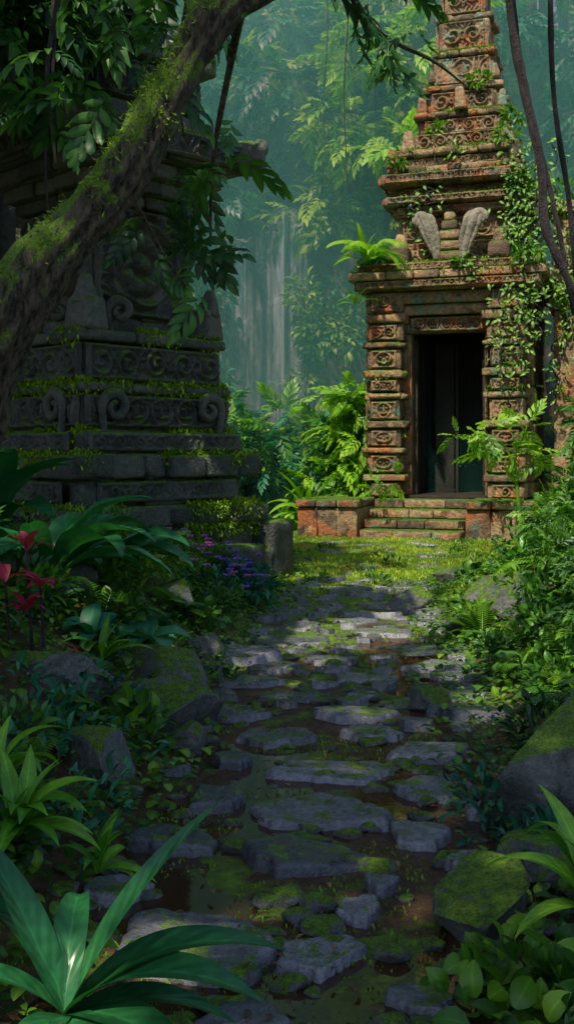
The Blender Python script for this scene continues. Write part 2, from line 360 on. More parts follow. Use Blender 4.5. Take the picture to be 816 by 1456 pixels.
# ------------------------------------------------------------------ flagstone path
mb = MB(); stones = []
def flag(x, y, w, l, h=.045, n=24):
    stones.append((x, y, w, l))
    k = rng.integers(5, 8); ang = np.sort((np.arange(k) + rng.uniform(-.40, .40, k)) * 2 * pi / k); rad = rng.uniform(.82, 1.2, k)
    pts = np.stack([np.cos(ang) * rad, np.sin(ang) * rad], -1)
    a = np.linspace(-1, 1, n); a = np.sign(a) * np.abs(a) ** .75
    A, B = np.meshgrid(a, a, indexing='ij'); r = np.maximum(np.abs(A), np.abs(B)); th = np.arctan2(B, A)
    R_ = np.full(th.shape, 9.0)
    for i in range(k):
        p0, p1 = pts[i], pts[(i + 1) % k]; e = p1 - p0; nn = np.array([e[1], -e[0]]); nn = nn / np.linalg.norm(nn); dd = nn @ p0
        c = np.cos(th) * nn[0] + np.sin(th) * nn[1]; R_ = np.where(c > 1e-3, np.minimum(R_, dd / np.maximum(c, 1e-3)), R_)
    R_ = R_ * (1 + .02 * np.sin(th * 7 + x * 9) + .03 * np.sin(th * 13 + y * 5))
    px = np.cos(th) * R_ * r * w / 2; py = np.sin(th) * R_ * r * l / 2
    P = np.stack([px + x, py + y, 0 * px], -1)
    top = h + .016 * fbm(P, 3.0, 2) + .006 * fbm(P, 14, 2)
    top = top + px * rng.normal() * .04 + py * rng.normal() * .03
    led = np.round(np.clip(vnoise(P, 2.6, x * 4) * 3, -1, 1.5)) * .008
    z = np.where(r > .97, -.09, np.where(r > .92, top - .012, top + led))
    base = gz(np.array([x]), np.array([y]))[0]
    V = np.stack([px + x, py + y, base + z], -1)
    mb.add(V, gridf(n, n), np.tile([rng.random(), rng.random(), .5, 1], (n * n, 1)))
main = [(.09, 4.36, .60, .40), (.2, 4.92, .70, .52), (.27, 5.56, .74, .48), (.77, 5.84, .48, .38), (-.05, 6.22, .54, .42), (.55, 4.62, .42, .34),
        (-.36, 5.08, .38, .36), (-.48, 4.55, .42, .32), (.72, 5.24, .44, .34), (.50, 6.24, .46, .32), (.44, 6.70, .66, .38), (-.32, 3.60, .60, .54),
        (.12, 3.52, .30, .36), (.26, 3.84, .18, .18), (.42, 3.25, .26, .2), (.36, 4.06, .17, .14), (-.12, 3.12, .3, .2), (-.62, 5.55, .26, .22), (-.66, 4.05, .3, .25),
        (-.3, 5.72, .25, .2), (.90, 4.9, .22, .2), (.76, 4.3, .25, .2)]
for s in main: flag(*s)
for i in range(9000):
    y = rng.uniform(6.4, 14.0); w = rng.uniform(.45, .95) * (1.0 if y > 7 else .8); l = w * rng.uniform(.5, .72)
    if i > 2500: w *= .42; l *= .5
    hw = np.interp(y, [6, 8, 11, 14.6], [.8, 1.0, .9, .6]); x = path_x(y) + rng.uniform(-hw, hw)
    if all(((x - a) / ((w + c) * .56)) ** 2 + ((y - b_) / ((l + d) * .59)) ** 2 > 1.0 for a, b_, c, d in stones): flag(x, y, w, l, rng.uniform(.025, .05), 16)
for i in range(120):
    y = rng.uniform(14, 19.5); w = rng.uniform(.3, .8); x = path_x(y) + rng.uniform(-1.0, .9)
    if all(((x - a) / ((w + c) * .8)) ** 2 + ((y - b_) / ((w + d) * .8)) ** 2 > 1.0 for a, b_, c, d in stones): flag(x, y, w, w * .7, rng.uniform(.01, .03), 14)
make('flagstone_path', mb, m_path)
mb = MB()
for i in range(320):
    y = rng.uniform(3, 10); x = path_x(y) + rng.normal() * .7; s = rng.uniform(.02, .07)
    rock(mb, (x, y, gz(x, y) + s * .15), (s * 2, s * 1.6, s), 5, 8, .03, i)
make('pebbles', mb, m_rock)

# ------------------------------------------------------------------ boulders
for i, (x, y, z, sx_, sy_, sz_, pn) in enumerate([
        (1.26, 4.75, .16, .58, .5, .58, 30), (.72, 3.80, .03, .30, .28, .22, 26), (-.90, 7.3, .17, .50, .5, .38, 22), (-.78, 6.35, .10, .44, .4, .24, 22),
        (1.34, 11.3, .10, .42, .35, .22, 12), (1.62, 9.6, .12, .32, .28, .2, 12), (2.15, 9.7, .30, .62, .5, .30, 16), (-1.42, 6.1, .38, .8, .55, .26, 20),
        (-1.95, 8.3, .55, .8, .6, .6, 16), (-.55, 5.95, .06, .2, .2, .18, 12), (2.95, 9.6, .45, .45, .4, .55, 14), (-.95, 5.2, .15, .34, .3, .2, 16),
        (.92, 6.9, .06, .3, .24, .16, 12), (-1.15, 9.3, .3, .6, .5, .4, 14), (2.1, 13.2, .1, .4, .3, .25, 12), (1.05, 4.1, .10, .26, .24, .2, 16), (-.66, 8.4, .1, .3, .25, .2, 12)]):
    mb = MB(); rock(mb, (0, 0, 0), (sx_ * 1.3, sy_ * 1.3, sz_ * 1.35), pn, 16, .03, 40 + i)
    make('boulder', mb, m_rock, loc=(x, y, z))

# ------------------------------------------------------------------ reliefs
def relief(mb, o, xd, zd, w, h, depth, kind='scroll', res=.014, P=None):
    o = np.array(o, float); xd = np.array(xd, float); zd = np.array(zd, float); nd = np.cross(xd, zd); depth *= 1.4
    nu, nv = max(8, int(w / res)), max(8, int(h / res)); u = np.linspace(0, w, nu); v = np.linspace(0, h, nv)
    U, V = np.meshgrid(u, v, indexing='ij'); H = np.zeros_like(U); P = P or h * .95
    if kind in ('scroll', 'vine'):
        k = max(1, round(w / P)); P = w / k
        ki = np.floor(U / P); jx = .06 * P * np.sin(ki * 5.1); cu = (ki + .5) * P + jx; sg = np.where(ki % 2 == 0, 1, -1); cv = h * (.5 + .05 * np.sin(ki * 3.3))
        x = U - cu; y = V - cv; r = np.hypot(x, y) / (min(P, h) * .46); th = np.arctan2(y * sg, x)
        H = np.where(r < 1, .5 + .5 * np.cos(th + 2 * pi * r * (1.5 + .4 * np.sin(ki * 7))), 0) * np.clip((1 - r) * 6, 0, 1)
        H = np.maximum(H, np.clip(1 - np.abs(np.hypot(np.abs(x) - P * .5, y) / (h * .22) - .6) * 3.5, 0, 1) * .8)
        H = np.maximum(H, np.clip(1 - r * 4, 0, 1))
        leafy = (r >= 1) * (.4 + .4 * np.sin(U * 60 + 40 * V * sg)) * .7; H = np.maximum(H, leafy)
    elif kind == 'rosette':
        x = U - w / 2; y = V - h / 2; r = np.hypot(x, y) / (min(w, h) * .46); th = np.arctan2(y, x)
        H = np.clip(1 - r * 4.5, 0, 1) ** .5 + np.where((r > .25) & (r < .68), (.45 + .5 * np.abs(np.cos(th * 5))) * np.sin(np.clip((r - .25) / .43, 0, 1) * pi), 0)
        H = H + np.clip(1 - np.abs(r - .84) * 9, 0, 1) * .9
        H = H + (r > 1) * (.5 + .5 * np.sin(np.hypot(np.abs(x) - w / 2, np.abs(y) - h / 2) * 55)) * .7
    elif kind == 'glyph':
        x = (U / w - .5) * 2; y = (V / h - .5) * 2; r = np.hypot(x * 1.1, y - .1)
        H = np.clip(1 - np.abs(r - .62) * 6, 0, 1) + np.clip(1 - np.hypot(np.abs(x) - .26, y - .2) * 6, 0, 1) + np.clip(1 - np.abs(y + .32 + .2 * x * x) * 9, 0, 1) * (np.abs(x) < .4)
        H = H + np.clip(1 - np.abs(x) * 9, 0, 1) * (np.abs(y) < .15) + np.clip(np.abs(x) * 8 - 6.8, 0, 1)
    elif kind == 'mask':
        x = (U / w - .5) * 2 * (w / h); y = (V / h - .5) * 2; xm = np.abs(((x + 1) % 2) - 1); r = np.hypot(xm, y)
        H = np.clip(1 - np.abs(r - .78) * 5, 0, 1) * .9 + np.clip(1 - np.hypot(xm - .34, y - .25) * 5, 0, 1) + np.clip(1 - np.abs(y + .4 - .3 * xm) * 7, 0, 1) * (xm < .45)
        H = H + np.clip(1 - xm * 6, 0, 1) * (y > -.2) * (y < .6) * .8 + (r > .95) * (.5 + .5 * np.sin(18 * np.arctan2(y, xm - 1) + 6 * r)) * .7
    eb = np.minimum(np.minimum(U, w - U) / .035, np.minimum(V, h - V) / .03)
    H = np.maximum(H, np.clip(1.2 - np.abs(eb - .9), 0, 1) * .7) * np.clip(eb * 3, 0, 1)
    pts = o + U[..., None] * xd + V[..., None] * zd
    H = H * (1 - .8 * np.clip(fbm(pts, 3, 2) * 1.6, 0, 1)) + .18 * fbm(pts, 9, 2)
    pts = pts + nd * (depth * H)[..., None]
    mb.add(pts, gridf(nu, nv), np.tile([.5, .5, .5, 1], (nu * nv, 1)))
def ring_courses(mb, z0, z1, hx, hy, cx=0, cy=0, bl=.55, jit=.02, b=.025, amp=.012, chip=.12, dep=.36, miss=0):
    """a course of separate blocks around a rectangle, with a solid core"""
    h = z1 - z0
    rbox(mb, (cx, cy, (z0 + z1) / 2), (2 * hx - .22, 2 * hy - .22, h + .01), .02, .6, .0)
    for side in range(4):
        Ls = 2 * (hx if side % 2 == 0 else hy); n = max(1, int(round(Ls / bl))); cut = np.linspace(-Ls / 2, Ls / 2, n + 1); cut[1:-1] += rng.uniform(-.2, .2, n - 1) * bl
        for i in range(n):
            if rng.random() < miss: continue
            w = cut[i + 1] - cut[i] - .012; m = (cut[i] + cut[i + 1]) / 2; j = rng.uniform(-jit, jit)
            hh = h - rng.uniform(0.004, .02)
            if side == 0: c = (cx + m, cy - hy + dep / 2 - j, z0 + hh / 2); s = (w, dep, hh)
            elif side == 2: c = (cx + m, cy + hy - dep / 2 + j, z0 + hh / 2); s = (w, dep, hh)
            elif side == 1: c = (cx + hx - dep / 2 + j - .003, cy + m, z0 + hh / 2); s = (dep, w, hh)
            else: c = (cx - hx + dep / 2 - j + .003, cy + m, z0 + hh / 2); s = (dep, w, hh)
            rbox(mb, c, s, b, .12, amp, 0, (rng.normal() * .008, rng.normal() * .008), chip)
def volute(mb, c, xd, zd, size, flip=1, thick=.1, r0=.07):
    """spiral scroll ornament"""
    xd = np.array(xd, float); zd = np.array(zd, float); c = np.array(c, float); t = np.linspace(0, 1, 40)
    a = t * 2.6 * pi; r = size * .34 * (1 - t * .78)
    pts = [c + xd * flip * (np.cos(aa) * rr) + zd * (np.sin(aa) * rr * 1.0 + size * .15) for aa, rr in zip(a, r)]
    tail = [c + xd * flip * (size * .34 * (1 - .4 * s * s)) + zd * (size * .15 - s * size * .75) for s in np.linspace(1, .1, 6)]
    tube(mb, tail + pts, [r0 * .7, r0 * 1.2, r0, r0 * .8, r0 * .6], 8, 2, .15, 5)

# ------------------------------------------------------------------ dark temple (left)
TL = empty('carved_stone_shrine', (-2.34, 13.6, 0), math.radians(45))
mb = MB()
tiers = [(-.3, .45, 1.55), (.45, .80, 1.36), (.80, 1.04, 1.46), (1.04, 1.38, 1.24), (1.38, 1.66, 1.42), (1.66, 1.94, 1.22), (1.94, 2.38, 1.08), (2.38, 2.50, 1.16),
         (2.50, 2.98, 1.0), (2.98, 3.12, 1.10), (3.12, 3.3, .86), (3.3, 4.1, .72), (4.1, 4.7, .72), (4.7, 4.86, .8), (4.86, 5.04, .93), (5.04, 5.24, 1.08), (5.24, 5.62, 1.28),
         (5.62, 5.9, 1.0), (5.9, 6.5, .85), (6.5, 6.8, 1.02), (6.8, 7.6, .66), (7.6, 7.9, .8), (7.9, 9.0, .45)]
for z0, z1, hw in tiers: ring_courses(mb, z0, z1, hw, hw, bl=.5 if z1 < 2 else .7, jit=.08 if z1 < 2.0 else .02, miss=.08 if z1 < 1.5 and z0 > 0 else 0, chip=.45 if z1 < 2 else .2, amp=.035 if z1 < 2 else .016, b=.035)
rbox(mb, (1.7, -1.25, .4), (.6, .5, .8), .05, .1, .03, .3, chip=.2)
rbox(mb, (1.95, -.6, .25), (.6, .6, .6), .05, .1, .03, .1, chip=.2)
rbox(mb, (.6, -1.75, .3), (.8, .5, .5), .05, .1, .03, .15, chip=.2)
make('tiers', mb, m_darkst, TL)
mb = MB()
for xd, nd in (((1, 0, 0), (0, -1, 0)), ((0, 1, 0), (1, 0, 0)), ((0, -1, 0), (-1, 0, 0))):
    xd = np.array(xd, float); nd = np.array(nd, float); Zv = (0, 0, 1)
    def O(hw, z, w): return nd * (hw + .008) - xd * w / 2 + np.array([0, 0, z])
    relief(mb, O(1.02, 2.53, 2.0), xd, Zv, 2.0, .42, .08, 'scroll')
    relief(mb, O(1.10, 1.97, 2.14), xd, Zv, 2.14, .38, .10, 'mask')
    relief(mb, O(1.29, 1.69, 2.3), xd, Zv, 2.3, .22, .05, 'vine', P=.3)
    relief(mb, O(1.32, 1.10, 2.1), xd, Zv, 2.1, .24, .05, 'scroll', P=.45)
    relief(mb, O(.735, 3.34, 1.36), xd, Zv, 1.36, 1.3, .14, 'rosette')
    relief(mb, O(1.31, 5.28, 2.4), xd, Zv, 2.4, .30, .07, 'scroll', P=.5)
    relief(mb, O(.865, 5.95, 1.6), xd, Zv, 1.6, .5, .08, 'mask')
    for s in (-1, 1):
        volute(mb, nd * 1.22 + xd * s * .72 + np.array([0, 0, 2.12]), xd, (0, 0, 1), .55, s, r0=.06)
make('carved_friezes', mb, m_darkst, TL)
mb = MB()
for (cx, cy) in ((-.9, -.9), (.9, -.9), (-.9, .9), (.9, .9)):
    d = np.array([cx, cy, 0]) / 1.27; s_ = np.array([-d[1], d[0], 0])
    rbox(mb, (cx * 1.0, cy * 1.0, 3.3), (.40, .40, .4), .05, .08, .02, .3, chip=.2, top=.8)
    rbox(mb, (cx * 1.05, cy * 1.05, 3.58), (.30, .30, .36), .06, .08, .02, .5, (.1 * np.sign(cx), .1 * np.sign(cy)), .2, .35)
    for k in (-1, 1):
        volute(mb, np.array([cx, cy, 3.3]) - s_ * k * .36 - d * .22, s_, (0, 0, 1), .42, k, r0=.055)
    tube(mb, [(cx * 1.0, cy * 1.0, 5.42), (cx * 1.25, cy * 1.25, 5.46), (cx * 1.45, cy * 1.45, 5.52), (cx * 1.56, cy * 1.56, 5.60), (cx * 1.58, cy * 1.58, 5.70)], [.2, .21, .18, .14, .06], 10, 5, .2, 4)
    rbox(mb, (cx * 1.42, cy * 1.42, 5.45), (.5, .5, .36), .08, .09, .03, .785, chip=.25)
make('corner_antefixes', mb, m_darkst, TL)
TB = empty('ruined_temple_tower', (-6.1, 17.2, 0), math.radians(38))
mb = MB(); z = -.3; hw = 2.6
while z < 11:
    h = rng.uniform(.3, .6); k = rng.uniform(-.12, .12); ring_courses(mb, z, z + h, hw + k, hw + k, bl=.8, chip=.15); z += h; hw -= .05
for i in range(6):
    for s in (0, 1):
        u = -2.1 + i * .84
        c = (u, -2.75 + .05, 3.5) if s == 0 else (2.7, u, 3.5)
        rbox(mb, c, (.3, .3, 6.5), .05, .4, .03, top=.9)
make('tower_courses', mb, m_darkst, TB)

# ------------------------------------------------------------------ sunlit temple (right)
TR = empty('jungle_temple', (3.3, 21.5, 0), math.radians(-18))
mb = MB(); blk = MB(); rel = MB()
def course(x0, x1, y0, y1, z0, z1, bl=.55, **k): ring_courses(mb, z0, z1, (x1 - x0) / 2, (y1 - y0) / 2, (x0 + x1) / 2, (y0 + y1) / 2, bl, **k)
course(-2.0, 3.0, -.1, 3.6, -.3, .35); course(-1.9, 2.9, 0.0, 3.5, .35, .70)
z = .72; i = 0
hs = [.34, .16, .42, .12, .40, .16, .44, .14, .30, .18, .44, .14, .38, .2, .48]
while z < 4.98:
    h = min(hs[i % len(hs)], 5.0 - z); wide = h < .25
    for xc, w in ((-1.35, .74), (1.13, .70)):
        e = .16 if wide else 0.0; w2 = w + e + rng.uniform(-.05, .05)
        rbox(mb, (xc + rng.normal() * .02, .38, z + h / 2), (w2, .8 + e, h - .012), .03, .08, .025, rng.normal() * .02, chip=.4)
        if h > .29:
            relief(rel, (xc - .27, .38 - .4 - .008, z + .03), (1, 0, 0), (0, 0, 1), .54, h - .07, .07, ['glyph', 'scroll', 'mask'][rng.integers(3)], P=rng.choice([.27, .5]), res=.016)
            relief(rel, (xc - w / 2 - .022, .66, z + .04), (0, -1, 0), (0, 0, 1), .5, h - .09, .05, 'glyph', res=.02)
    z += h; i += 1
z = .72
while z < 5.0:
    h = min(rng.uniform(.3, .5), 5.0 - z)
    for xc, w in ((-1.3, .7), (1.25, .75)):
        for yy in (1.15, 1.85, 2.55, 3.15): rbox(mb, (xc + rng.normal() * .012, yy, z + h / 2), (w, .68, h - .01), .025, .2, .01, chip=.1)
    z += h
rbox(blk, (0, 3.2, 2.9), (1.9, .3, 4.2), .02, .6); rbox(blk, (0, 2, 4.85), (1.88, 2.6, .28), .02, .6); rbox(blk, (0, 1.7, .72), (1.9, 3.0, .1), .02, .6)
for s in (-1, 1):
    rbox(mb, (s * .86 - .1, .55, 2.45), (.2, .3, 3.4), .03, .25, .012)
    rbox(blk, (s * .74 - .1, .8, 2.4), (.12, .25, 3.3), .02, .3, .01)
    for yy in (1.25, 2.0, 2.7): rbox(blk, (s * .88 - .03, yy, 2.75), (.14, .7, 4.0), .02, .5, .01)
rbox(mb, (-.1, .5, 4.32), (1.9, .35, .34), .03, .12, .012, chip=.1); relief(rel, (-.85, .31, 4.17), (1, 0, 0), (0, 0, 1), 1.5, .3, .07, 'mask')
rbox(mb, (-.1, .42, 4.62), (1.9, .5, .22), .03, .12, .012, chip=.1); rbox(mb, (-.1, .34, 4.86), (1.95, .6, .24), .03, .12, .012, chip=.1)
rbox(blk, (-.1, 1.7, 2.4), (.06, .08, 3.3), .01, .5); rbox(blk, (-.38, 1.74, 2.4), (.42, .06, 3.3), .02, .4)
course(-1.95, 1.85, -.18, 3.5, 5.0, 5.2, .5, chip=.3, jit=.04, amp=.02); course(-2.05, 1.95, -.28, 3.55, 5.2, 5.38, .7, chip=.3, jit=.04, amp=.02); course(-1.9, 1.8, -.12, 3.5, 5.38, 5.56, .45, chip=.25)
relief(rel, (-1.85, -.142, 5.38), (1, 0, 0), (0, 0, 1), 3.6, .17, .05, 'vine', P=.22)
relief(rel, (-1.9, -.212, 5.02), (1, 0, 0), (0, 0, 1), 3.7, .17, .05, 'scroll', P=.3)
course(-1.25, 1.5, .35, 3.1, 5.56, 6.05, .5, chip=.25); course(-1.15, 1.45, .45, 3.0, 6.05, 6.6, .5, chip=.25)
for xx in (-1.05, 1.0): rbox(mb, (xx, .12, 5.74), (.42, .45, .36), .06, .08, .03, chip=.3); rbox(mb, (xx, .2, 6.05), (.3, .35, .3), .06, .08, .03, .3, chip=.3, top=.6)
for q, (w_, z_) in enumerate([(.62, 5.66), (.52, 5.88), (.42, 6.10), (.32, 6.30), (.22, 6.48)]): rbox(mb, (0.0, .12 + q * .02, z_), (w_, .42, .2), .05, .07, .02, chip=.3)
relief(rel, (-1.05, .44, 6.1), (1, 0, 0), (0, 0, 1), 2.4, .46, .07, 'mask'); relief(rel, (-1.15, .34, 5.6), (1, 0, 0), (0, 0, 1), 2.5, .42, .07, 'scroll')
kinds = ['mask', 'scroll', 'vine']
for qi, (a, b_, z0, z1, ins) in enumerate([(-1.2, 1.4, 6.6, 6.8, .3), (-1.38, 1.5, 6.8, 7.0, .15), (-1.15, 1.3, 7.0, 7.22, .45), (-1.45, 1.5, 7.22, 7.46, .1), (-1.32, 1.4, 7.46, 7.62, .2), (-1.1, 1.2, 7.62, 7.85, .5), (-1.22, 1.3, 7.85, 8.02, .35),
                         (-.9, 1.1, 8.02, 8.4, .7), (-.75, .95, 8.4, 8.75, .9), (-.88, 1.05, 8.75, 8.9, .8), (-.62, .85, 8.9, 9.35, 1.0), (-.74, .95, 9.35, 9.5, .9), (-.5, .75, 9.5, 10.1, 1.1),
                         (-.6, .83, 10.1, 10.25, 1.0), (-.42, .66, 10.25, 10.9, 1.18), (-.48, .72, 10.9, 11.05, 1.12), (-.32, .56, 11.05, 11.7, 1.27), (-.38, .6, 11.7, 11.85, 1.22), (-.2, .44, 11.85, 12.6, 1.38), (-.1, .32, 12.6, 13.4, 1.5)]):
    course(a, b_, ins, 3.3 - ins, z0, z1, .4, jit=.06, chip=.5, amp=.035, b=.04, miss=.07 if z0 > 6.7 and z1 - z0 < .2 else 0)
    if z1 - z0 >= .2 and z0 < 12:
        relief(rel, (a + .08, ins - .02, z0 + .02), (1, 0, 0), (0, 0, 1), b_ - a - .16, z1 - z0 - .04, .07, kinds[qi % 3], P=.26 if z1 - z0 < .3 else .4, res=.016)
        relief(rel, (a - .02, 3.2 - ins, z0 + .02), (0, -1, 0), (0, 0, 1), 3.1 - 2 * ins, z1 - z0 - .04, .07, kinds[(qi + 1) % 3], P=.3, res=.02)
for xx, yy, zz, ss in ((-1.0, .75, 8.25, .32), (1.1, .75, 8.25, .32), (-1.25, .3, 7.8, .26), (1.3, .3, 7.8, .26), (-.75, 1.0, 9.1, .24), (.95, 1.0, 9.1, .24), (.1, .78, 9.1, .3), (-.55, 1.15, 9.75, .2), (.78, 1.15, 9.75, .2)):
    rbox(mb, (xx, yy, zz), (ss, ss, ss * 1.6), .06, .08, .03, .3, (rng.normal() * .06, rng.normal() * .06), chip=.3, top=.5)
course(1.95, 3.0, .9, 3.4, .72, 1.6, .6); course(2.0, 2.9, .95, 3.4, 1.6, 4.6, .6); course(1.9, 3.1, .85, 3.5, 4.6, 4.85, .6); course(2.0, 2.8, 1.0, 3.4, 4.85, 6.6, .5); course(1.9, 2.9, .9, 3.4, 6.6, 6.85, .6)
for k in range(4):
    n = 3; cut = np.linspace(-1.45, .5, n + 1); cut[1:-1] += rng.uniform(-.15, .15, n - 1); y0 = -1.75 + k * .42
    for q in range(n): rbox(mb, ((cut[q] + cut[q + 1]) / 2, (y0 + .0) / 2, .09 + k * .18), (cut[q + 1] - cut[q] - .012, -y0 + rng.uniform(-.01, .01), .172), .022, .1, .012, chip=.12)
for xa, xb, ya in ((-2.75, -1.5, -1.55), (.56, 1.5, -1.5)):
    n = 3 if xa < -2 else 2; cut = np.linspace(xa, xb, n + 1)
    for q in range(n):
        rbox(mb, ((cut[q] + cut[q + 1]) / 2, (ya) / 2 - .1, .29), (cut[q + 1] - cut[q] - .012, -ya, .6), .03, .09, .018, rng.normal() * .01, chip=.15)
        rbox(mb, ((cut[q] + cut[q + 1]) / 2, (ya) / 2 - .12, .67), (cut[q + 1] - cut[q] - .008, -ya + .08, .15), .03, .09, .014, rng.normal() * .01, chip=.2)
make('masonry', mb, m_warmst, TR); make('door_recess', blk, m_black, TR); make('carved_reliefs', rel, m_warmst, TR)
mb = MB()
def horn(xc, s):
    """plume-shaped volute: narrow foot leaning in to the centre, broad curled head, three grooved ribs"""
    y0 = -.06
    for k, (dx, rr) in enumerate(((0, 1.0), (.13, .62), (-.11, .6))):
        pts = [(xc + s * (.08 + dx * .2), y0 + .03 * k, 5.60), (xc + s * (.05 + dx * .6), y0, 5.80), (xc - s * (.02 - dx), y0 - .02, 6.05), (xc - s * (.10 - dx * 1.1), y0 - .04, 6.28), (xc - s * (.16 - dx), y0 - .02, 6.46), (xc - s * (.27 - dx * .6), y0, 6.50), (xc - s * (.33 - dx * .4), y0, 6.39), (xc - s * (.27 - dx * .2), y0, 6.30)]
        tube(mb, pts, [.05 * rr, .07 * rr, .095 * rr, .11 * rr, .11 * rr, .09 * rr, .07 * rr, .045 * rr], 10, 5, .25, 7)
horn(-.34, 1); horn(.38, -1)
make('volute_ornaments', mb, m_pale, TR)

# ------------------------------------------------------------------ foliage helpers
def rdir(n): return nrm(rng.normal(size=(n, 3)))
def cloud(mb, T, c, r, n, size, out_=1.0, up=.2, down=0, shell=.5, C=None, jit=.6):
    c = np.array(c, float); r = np.broadcast_to(np.array(r, float), (3,))
    d = rdir(n); k = rng.random(n) ** (1 / 3) * (1 - shell) + shell * rng.uniform(.75, 1.05, n)
    P = c + d * r * k[:, None]
    D = d * out_ + rng.normal(size=(n, 3)) * jit; D[:, 2] += up - down
    base = rng.uniform(.2, .75) if C is None else C
    inst(mb, T, P, D, size * rng.uniform(.6, 1.25, n), U=rdir(n) * .7 + np.array([0, 0, 1.0]), C=np.clip(base + rng.normal(size=n) * .2, 0, 1))
def rosette(mb, Ts, c, n, size, az=None, C=.5, w=1.0, spread=.03):
    az = rng.uniform(0, 2 * pi, n) if az is None else np.radians(np.asarray(az, float)); n = len(az)
    for i in range(n):
        T = Ts[rng.integers(len(Ts))]; D = (math.cos(az[i]), math.sin(az[i]), rng.normal() * .08)
        inst(mb, T, [np.array(c) + np.array([D[0], D[1], 0]) * spread * size], [D], size * rng.uniform(.7, 1.15), U=np.array([rng.normal() * .15, rng.normal() * .15, 1]), C=[np.clip(C + rng.normal() * .18, 0, 1)], W=w)

# ------------------------------------------------------------------ near leaning tree
TT = empty('leaning_mossy_tree', (0, 0, 0))
mb = MB()
P1, r1 = tube(mb, [(-2.6, 4.9, .3), (-2.1, 5.0, 1.2), (-1.66, 5.0, 1.85), (-1.3, 5.0, 2.38), (-1.0, 5.0, 2.74), (-.76, 5.0, 3.03), (-.60, 5.02, 3.34), (-.44, 5.05, 3.63), (-.20, 5.1, 3.92), (.35, 5.3, 4.25), (1.1, 5.6, 4.5)],
     [.22, .18, .15, .120, .105, .092, .085, .08, .075, .06, .035], 30, 16, .42, 5, 9)
tube(mb, [(-1.95, 5.05, .9), (-1.62, 5.1, 1.5), (-1.42, 5.08, 1.95), (-1.22, 5.02, 2.4)], [.15, .12, .09, .06], 16, 8, .3, 5, 7)
tube(mb, [(-.40, 5.05, 3.68), (-.5, 5.3, 4.1), (-.9, 5.8, 4.6), (-1.6, 6.2, 5.1)], [.07, .06, .05, .03], 12, 8, .2)
tube(mb, [(.2, 5.25, 4.18), (.5, 6.0, 4.1), (.9, 6.5, 4.1), (1.15, 6.8, 4.05)], [.026, .018, .012, .006], 8, 8, .2)
tube(mb, [(-.2, 5.1, 3.92), (-.3, 5.6, 3.75), (-.42, 6.0, 3.35), (-.45, 6.2, 2.9)], [.03, .02, .014, .006], 8, 8, .2)
tube(mb, [(-.6, 5.02, 3.34), (-.85, 5.5, 3.2), (-.75, 5.9, 2.9), (-.55, 6.1, 2.6)], [.03, .02, .014, .006], 8, 8, .2)
make('trunk', mb, m_bark, TT)
mb = MB()
n_ = 14000; k = rng.integers(0, len(P1), n_)
d = rdir(n_); T_ = nrm(np.gradient(P1, axis=0))[k]; d = nrm(d - T_ * (d * T_).sum(1, keepdims=True)); keep = (d[:, 2] > -.45) & (fbm(P1[k] * 1.0 + d * .15, 5, 2) + d[:, 2] * .5 > .04)
k, d = k[keep], d[keep]
inst(mb, T_leaf(3, .12, (20, -60), .2), P1[k] + d * (r1[k] * rng.uniform(1.0, 1.28, len(k)))[:, None] + rng.normal(size=(len(k), 3)) * .014, d + rng.normal(size=d.shape) * .6 + np.array([0, 0, -.3]), rng.uniform(.012, .045, len(k)), U=rdir(len(k)))
make('moss', mb, m_moss, TT)
mb = MB()
for (x, y, z, rx, rz_, n) in [(-.42, 6.0, 3.5, .2, .25, 6), (-.45, 6.1, 3.1, .16, .3, 7), (-.5, 6.0, 2.75, .14, .2, 5), (-.68, 5.9, 3.0, .18, .2, 5), (.1, 5.6, 4.14, .35, .08, 6),
                            (.6, 6.2, 4.28, .35, .08, 7), (.85, 6.3, 4.15, .3, .08, 5), (-.35, 5.5, 3.95, .25, .12, 7), (-1.0, 5.9, 3.8, .4, .25, 14), (-1.5, 6.1, 3.8, .4, .3, 18), (-.9, 5.8, 4.4, .5, .2, 14), (1.2, 6.3, 4.6, .4, .08, 5)]:
    cloud(mb, twig_md, (x, y, z), (rx, rx, rz_), n, .28, .7, 0, .4)
make('leaves', mb, m_leaf_dk, TT)

# hanging vines
mb = MB()
tube(mb, [(1.02, 5.0, 4.6), (1.05, 5.0, 3.85), (1.12, 5.02, 3.45), (1.2, 5.0, 3.05), (1.22, 4.98, 2.75), (1.33, 5.0, 2.5), (1.42, 5.0, 2.2)], [.02, .02, .024, .018, .022, .018, .016], 10, 10, .35, 9)
tube(mb, [(1.0, 5.1, 4.6), (1.1, 5.1, 3.8), (1.13, 5.06, 3.5), (1.22, 5.08, 3.15), (1.3, 5.05, 2.75), (1.37, 5.05, 2.35)], [.011] * 6, 8, 10, .3, 9)
tube(mb, [(1.32, 5.3, 4.8), (1.33, 5.3, 3.6), (1.42, 5.3, 2.9), (1.5, 5.3, 2.0)], [.014] * 4, 8, 10, .3, 9)
make('hanging_vine', mb, m_vine)
mb = MB()
for x, y, z0, z1 in [(-2.25, 10, 6.5, 3.6), (-.9, 9, 6.2, 4.4), (1.35, 24, 14, 7.8), (.95, 26, 14, 8.3), (2.3, 27, 15, 9), (-1.55, 7.0, 5.5, 3.6), (1.7, 26, 14, 9.5)]:
    tube(mb, [(x, y, z0), (x + .05, y, (z0 * 2 + z1) / 3), (x - .05, y + .05, (z0 + 2 * z1) / 3), (x + .02, y, z1)], [.02, .018, .016, .01], 6, 8, .2)
make('hanging_vine', mb, m_vine)

